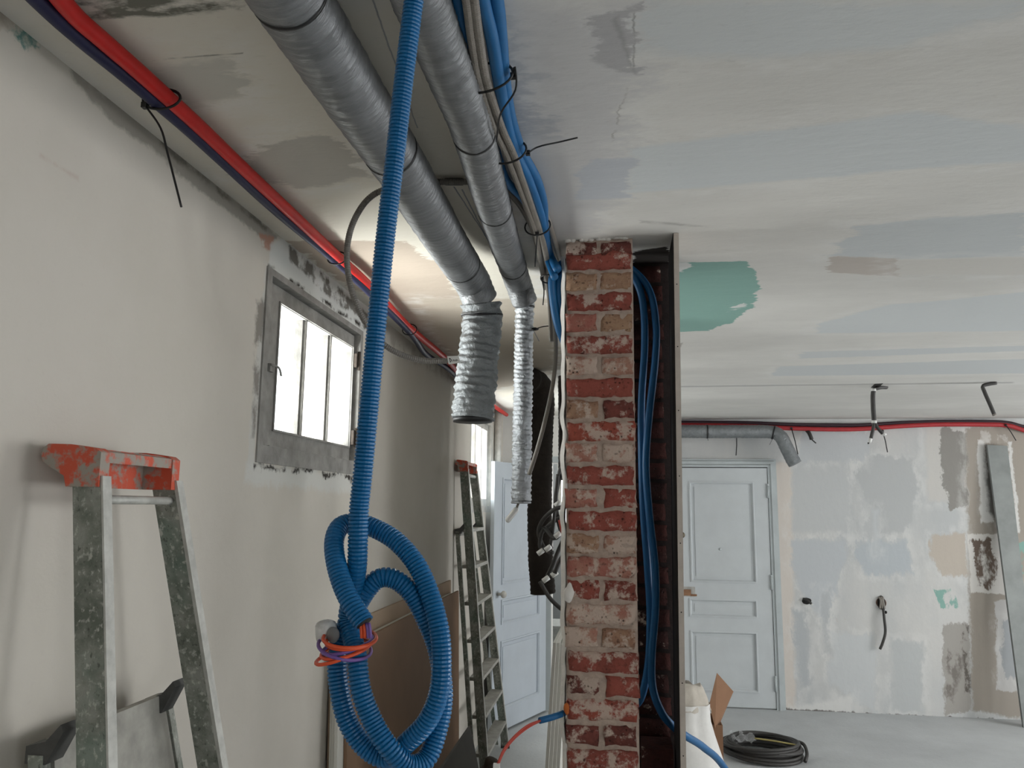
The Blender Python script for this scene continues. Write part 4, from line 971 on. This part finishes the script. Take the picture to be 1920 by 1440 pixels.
p = smooth([aY(1150, 806, 7.70), aY(1300, 809, 7.70), aY(1400, 809, 7.70), aY(1445, 810, 7.70), aY(1463, 818, 7.68), aY(1474, 838, 7.67), aY(1484, 858, 7.66), aY(1491, 870, 7.65)], .012)
m = MB(); crinkle(m, p, .062, 30, .035, .035, .02, 14); m.build('foil_jacket', MT['foil3'], fd)
for (x, y, tx, ty) in ((1325, 808, 1328, 826), (1451, 810, 1443, 834)):
    i = near_idx(p, x, y); strap(p, x, y, .063, fd, [p[i]+V((0, -.06, -.03)), aY((x+tx)/2, (y+ty)/2+4, 7.63), aY(tx, ty, 7.63)], w=.012)
for lab, a, b in (('thin black tie tail hanging below the wall duct', (1381, 815), (1380, 854)), ('thin black tie tail hanging right of the wall duct bend', (1484, 803), (1496, 852)),
                  ('thin black tie tail below the pipes right of the forked cable', (1655, 808), (1664, 848)), ('thin black tie tail below the pipes in the far right corner', (1886, 797), (1905, 826)),
                  ('thin black tie tail just right of the plasterboard edge', (1271, 838), (1276, 853))):
    m = MB(); A, B_ = aY(*a, YF-.075), aY(*b, YF-.06); m.tube([A, A.lerp(B_, .5)+V((.004, 0, 0)), B_], .0045, 6)
    m.ball(A, .012, .012, .012, 8, 6); tag(m.build('cable_tie', MT['black']), lab, 'cable tie', 'black cable ties')
# cut cable in a hole at the pipes
m = MB(); m.tube(smooth([aY(1510, 804, YF-.01), aY(1517, 812, YF-.06), aY(1522, 824, YF-.07)], .01), .018, 10); m.tube([aY(1522, 824, YF-.07), aY(1530, 831, YF-.07)], .006, 6)
tag(m.build('cut_cable', MT['darkcond']), 'dark cut cable end poking out of the far wall below the pipe', 'cable')
# drops from the ceiling
dr = thing('forked_cable_drop', 'dark cable hanging from a ceiling slot, taped white and forked at its end', 'cable', dz(1642, 724, H)); bpy.context.view_layer.update()
a = dz(1641, 724, H-.003); yy = a.y
m = MB(); m.tube(smooth([a+V((.09, .05, .0)), a+V((.03, .01, -.008)), aY(1638, 733, yy), aY(1637, 760, yy), aY(1639, 790, yy)], .015), .0155, 10); m.build('cable', MT['darkcond'], dr)
m = MB(); m.tube(smooth([aY(1639, 788, yy), aY(1638, 800, yy), aY(1633, 822, yy)], .015), .012, 10); m.build('branch', MT['darkcond'], dr)
m = MB(); m.tube(smooth([aY(1640, 788, yy), aY(1644, 800, yy), aY(1655, 813, yy)], .015), .012, 10); m.build('branch', MT['darkcond'], dr)
for x, y in ((1638, 731), (1639, 791)):
    m = MB(); m.tube([aY(x, y-2.5, yy), aY(x, y+2.5, yy)], .018, 12); m.build('white_tape', MT['white'], dr)
for p_, q_ in (((1633, 822), (1630, 830)), ((1655, 813), (1661, 816))):
    m = MB(); m.tube([aY(*p_, yy), aY(*q_, yy)], .011, 10); m.build('white_end', MT['white'], dr)
for x, y in ((1629, 831), (1662, 816)):
    m = MB(); m.tube([aY(x, y, yy), aY(x-2 if x < 1640 else x, y, yy)], .006, 8); m.build('bare_end', MT['black'], dr)
m = MB(); m.prism([dz(1633, 727, H-.0015), dz(1646, 728, H-.0015), dz(1656, 719, H-.0015), dz(1640, 720, H-.0015)], (0, 0, .001)); m.build('ceiling_slot', MT['dark'], dr)
d3 = thing('bent_cable_drop', 'dark cable stub hanging bent from the ceiling at far right', 'cable', dz(1860, 718, H)); bpy.context.view_layer.update()
a = dz(1868, 718, H-.008); yy = a.y
m = MB(); m.tube(smooth([a, aY(1855, 720, yy), aY(1843, 724, yy), aY(1846, 735, yy), aY(1856, 758, yy), aY(1864, 777, yy)], .012), [.0125]*0 or .0125, 10); m.build('cable', MT['darkcond'], d3)
m = MB(); m.tube([aY(1863.5, 776, yy), aY(1865, 779, yy)], .0135, 10); m.build('cable_end', MT['greycond'], d3)
# wall boxes
ob = thing('wall_hole_wires', 'rough hole with black wires in the far wall right of the door', 'outlet', aY(1513, 1127, YF)); bpy.context.view_layer.update()
c = aY(1513, 1127, YF-.001); m = MB(); m.ball(c, .042, .004, .028, 14, 8, .3, 30); m.build('hole', MT['dark'], ob)
m = MB(); m.tube(smooth([c+V((-.03, 0, .02)), c+V((0, -.03, .01)), c+V((.03, -.04, -.02))], .01), .012, 8); m.build('black_wire', MT['darkcond'], ob)
m = MB(); m.tube([c+V((.03, -.04, -.02)), c+V((.042, -.042, -.03))], .007, 8); m.build('white_end', MT['white'], ob)
ob = thing('wall_box', 'round recessed wall box with a dangling cable on the far wall', 'outlet', aY(1652, 1130, YF)); bpy.context.view_layer.update()
c = aY(1652, 1130, YF-.001); m = MB(); m.tube([c+V((0, .0, 0)), c+V((0, -.006, 0))], .045, 20); o = m.build('box_ring', MT['wood'], ob)
o.data.materials[0] = plain('brown_box_rim', srgb(120, 92, 76), .8, var=.4)
m = MB(); m.ball(c+V((0, -.006, .0)), .036, .004, .062, 14, 8, .2, 40); m.build('hole', MT['dark'], ob)
for dx in (-.018, .0, .016):
    m = MB(); m.tube(smooth([c+V((dx, -.006, .05)), c+V((dx*.6, -.03, .02)), c+V((dx*1.2, -.025, -.05))], .01), .009, 8); m.build('conduit_stub', MT['greycond'], ob)
m = MB(); m.tube(smooth([c+V((.01, -.02, -.03)), aY(1658, 1160, YF-.05), aY(1660, 1185, YF-.05), aY(1655, 1205, YF-.05), aY(1650, 1217, YF-.04)], .012), .012, 10); m.build('dangling_cable', MT['darkcond'], ob)
m = MB(); q = aY(1661, 1148, YF-.04); m.ball(q, .012, .01, .014, 8, 6); m.build('cable_cap', MT['dark'], ob)
# leaning grey strip at far right
MT['galv'] = plain('grey_galvanised_strip', srgb(142, 146, 144), .55, .2, var=.2, scale=6)
a, b = aY(1851, 834, YF-.05), aY(1889, 836, YF-.05); c, d = aY(1918, 1345, YF-.28), aY(1950, 1352, YF-.28)
c.z = 0; d.z = 0
m = MB(); m.hexa([a, b, b+V((0, .03, 0)), a+V((0, .03, 0))], [c, d, d+V((0, .03, 0)), c+V((0, .03, 0))])
ls = m.build('leaning_strip', MT['galv']); tag(ls, 'tall grey metal strip leaning on the far wall at the right edge', 'strip')

# bag, cardboard box, black coil
MT['sack'] = plain('white_woven_sack', srgb(222, 220, 216), .75, var=.06, scale=30, bump=.25, bscale=16)
MT['sack2'] = plain('dusty_sack_mouth', srgb(196, 188, 176), .8, var=.12, scale=20, bump=.4)
sk = thing('rubble_sack', 'white woven sack standing on the floor right of the plasterboard edge', 'sack', (.45, 5.2, 0)); bpy.context.view_layer.update()
cx = aY(1285, 1300, 5.2).x
prof = [(.00, .235), (.06, .25), (.15, .245), (.25, .225), (.36, .195), (.45, .170), (.53, .150), (.58, .150), (.63, .152)]
vs = []; n = 40
for j in range(25):
    z = .63*j/24
    for k in range(len(prof)-1):
        if prof[k][0] <= z <= prof[k+1][0]+1e-6: r = prof[k][1]+(prof[k+1][1]-prof[k][1])*(z-prof[k][0])/(prof[k+1][0]-prof[k][0])
    for i in range(n):
        a = 2*math.pi*i/n
        rr = r*(1+.07*NZ.noise((math.cos(a)*2.2, math.sin(a)*2.2, z*2.5))+.035*NZ.noise((math.cos(a)*6, math.sin(a)*6, z*5))+.035*math.sin(9*a+z*4+2*NZ.noise((a, z*4, 1)))*(z/.63)+.03*NZ.noise((math.cos(a)*9, math.sin(a)*9, z*3)))
        vs.append((cx+rr*math.cos(a), 5.2+rr*.8*math.sin(a), z))
fs = [(j*n+i, j*n+(i+1) % n, (j+1)*n+(i+1) % n, (j+1)*n+i) for j in range(24) for i in range(n)]+[tuple(range(n))[::-1]]
m = MB(); m.add(vs, fs, True); m.build('sack_body', MT['sack'], sk)
m = MB(); vs = []
for j in range(7):
    z = .60+.022*j
    for i in range(n):
        a = 2*math.pi*i/n; rr = (.150-.008*j)*(1+.16*NZ.noise((math.cos(a)*2.5, math.sin(a)*2.5, 7+j*.3))+.05*NZ.noise((math.cos(a)*7, math.sin(a)*7, j)))
        vs.append((cx-.005+rr*math.cos(a), 5.2+rr*.8*math.sin(a), z-(.05*abs(NZ.noise((math.cos(a)*2.5, math.sin(a)*2.5, 9))) if j == 0 else 0)+.03*NZ.noise((math.cos(a)*2, math.sin(a)*2, 3))))
fs = [(j*n+i, j*n+(i+1) % n, (j+1)*n+(i+1) % n, (j+1)*n+i) for j in range(6) for i in range(n)]+[tuple(6*n+i for i in range(n))]
m.add(vs, fs, True); m.build('sack_mouth', MT['sack2'], sk)
MT['card'] = plain('brown_cardboard', srgb(142, 106, 80), .85, var=.08, scale=10)
cb = thing('cardboard_box', 'open brown cardboard box behind the white sack with one flap raised', 'box', (.6, 5.75, 0)); bpy.context.view_layer.update()
yb2 = 5.62
pr = aY(1355, 1360, yb2); pz = pr.z; xr = pr.x
m = MB(); t_ = .006
m.box((xr-.38, yb2, 0), (xr, yb2+t_, pz)); m.box((xr-.38, yb2+.3, 0), (xr, yb2+.3+t_, pz)); m.box((xr-.38, yb2+t_, 0), (xr-.38+t_, yb2+.3, pz)); m.box((xr-t_, yb2+t_, 0), (xr, yb2+.3, pz)); m.box((xr-.37, yb2+.01, 0), (xr-.01, yb2+.29, .008))
m.build('box_body', MT['card'], cb)
fl = [aY(1344, 1262, yb2-.005), aY(1375, 1297, yb2+.12), aY(1356, 1358, yb2+.02), aY(1330, 1320, yb2-.02), ]
m = MB(); m.prism([fl[0], fl[1], V((xr, yb2+.10, pz)), V((xr-.05, yb2-.004, pz-.02)), fl[3]], (.002, .006, 0)); m.build('flap', MT['card'], cb)
ck = thing('black_conduit_coil', 'coil of black corrugated conduit lying on the floor behind the sack', 'conduit', aZ(1428, 1420, 0)); bpy.context.view_layer.update()
cc = aZ(1430, 1418, 0); rng = random.Random(3)
for k in range(16):
    ra = .285-.012*(k % 4)-rng.uniform(0, .03); z = .014+.022*(k//4)+rng.uniform(0, .006); ph = rng.uniform(0, 6.28)
    ox, oy = rng.uniform(-.02, .02), rng.uniform(-.02, .02); tilt = rng.uniform(-.018, .018)
    pts = [cc+V((ox+ra*math.cos(a), oy+ra*.9*math.sin(a), z+.012+tilt*math.sin(a+ph))) for a in [i*math.pi/24 for i in range(48)]]
    m = MB(); m.tube(pts, .0125, 8, closed=True); m.build('loop', MT['darkcond'], ck)
pts = smooth([cc+V((.2, .1, .09)), cc+V((.29, .02, .10)), cc+V((.30, -.08, .06)), cc+V((.27, -.15, .02))], .02)
m = MB(); m.tube(pts, .0125, 8); m.build('loose_end', MT['darkcond'], ck)
t = NT('clear_plastic_wrap'); t.b.inputs['Base Color'].default_value = (.75, .76, .77, 1); t.b.inputs['Roughness'].default_value = .15; t.b.inputs['Alpha'].default_value = .35
nz_ = t.noise(t.pos(), 40, 4); t.bump(nz_.outputs[0], 1, .01)
m = MB(); vs = []
for j in range(9):
    for i in range(9):
        vs.append(cc+V((-.22+.022*i, -.06+.03*j, .115+.02*NZ.noise((i*.7, j*.7, 2))+.012*math.sin(i*1.9))))
m.add(vs, [(j*9+i, j*9+i+1, (j+1)*9+i+1, (j+1)*9+i) for j in range(8) for i in range(8)], True); m.build('plastic_wrap', t.m, ck)
m = MB(); m.tube(smooth([cc+V((-.05, .02, .118)), cc+V((.08, -.02, .116)), cc+V((.24, -.06, .105))], .02), .006, 6); m.build('yellow_strap', plain('yellowish_strap', srgb(186, 172, 110), .5), ck)
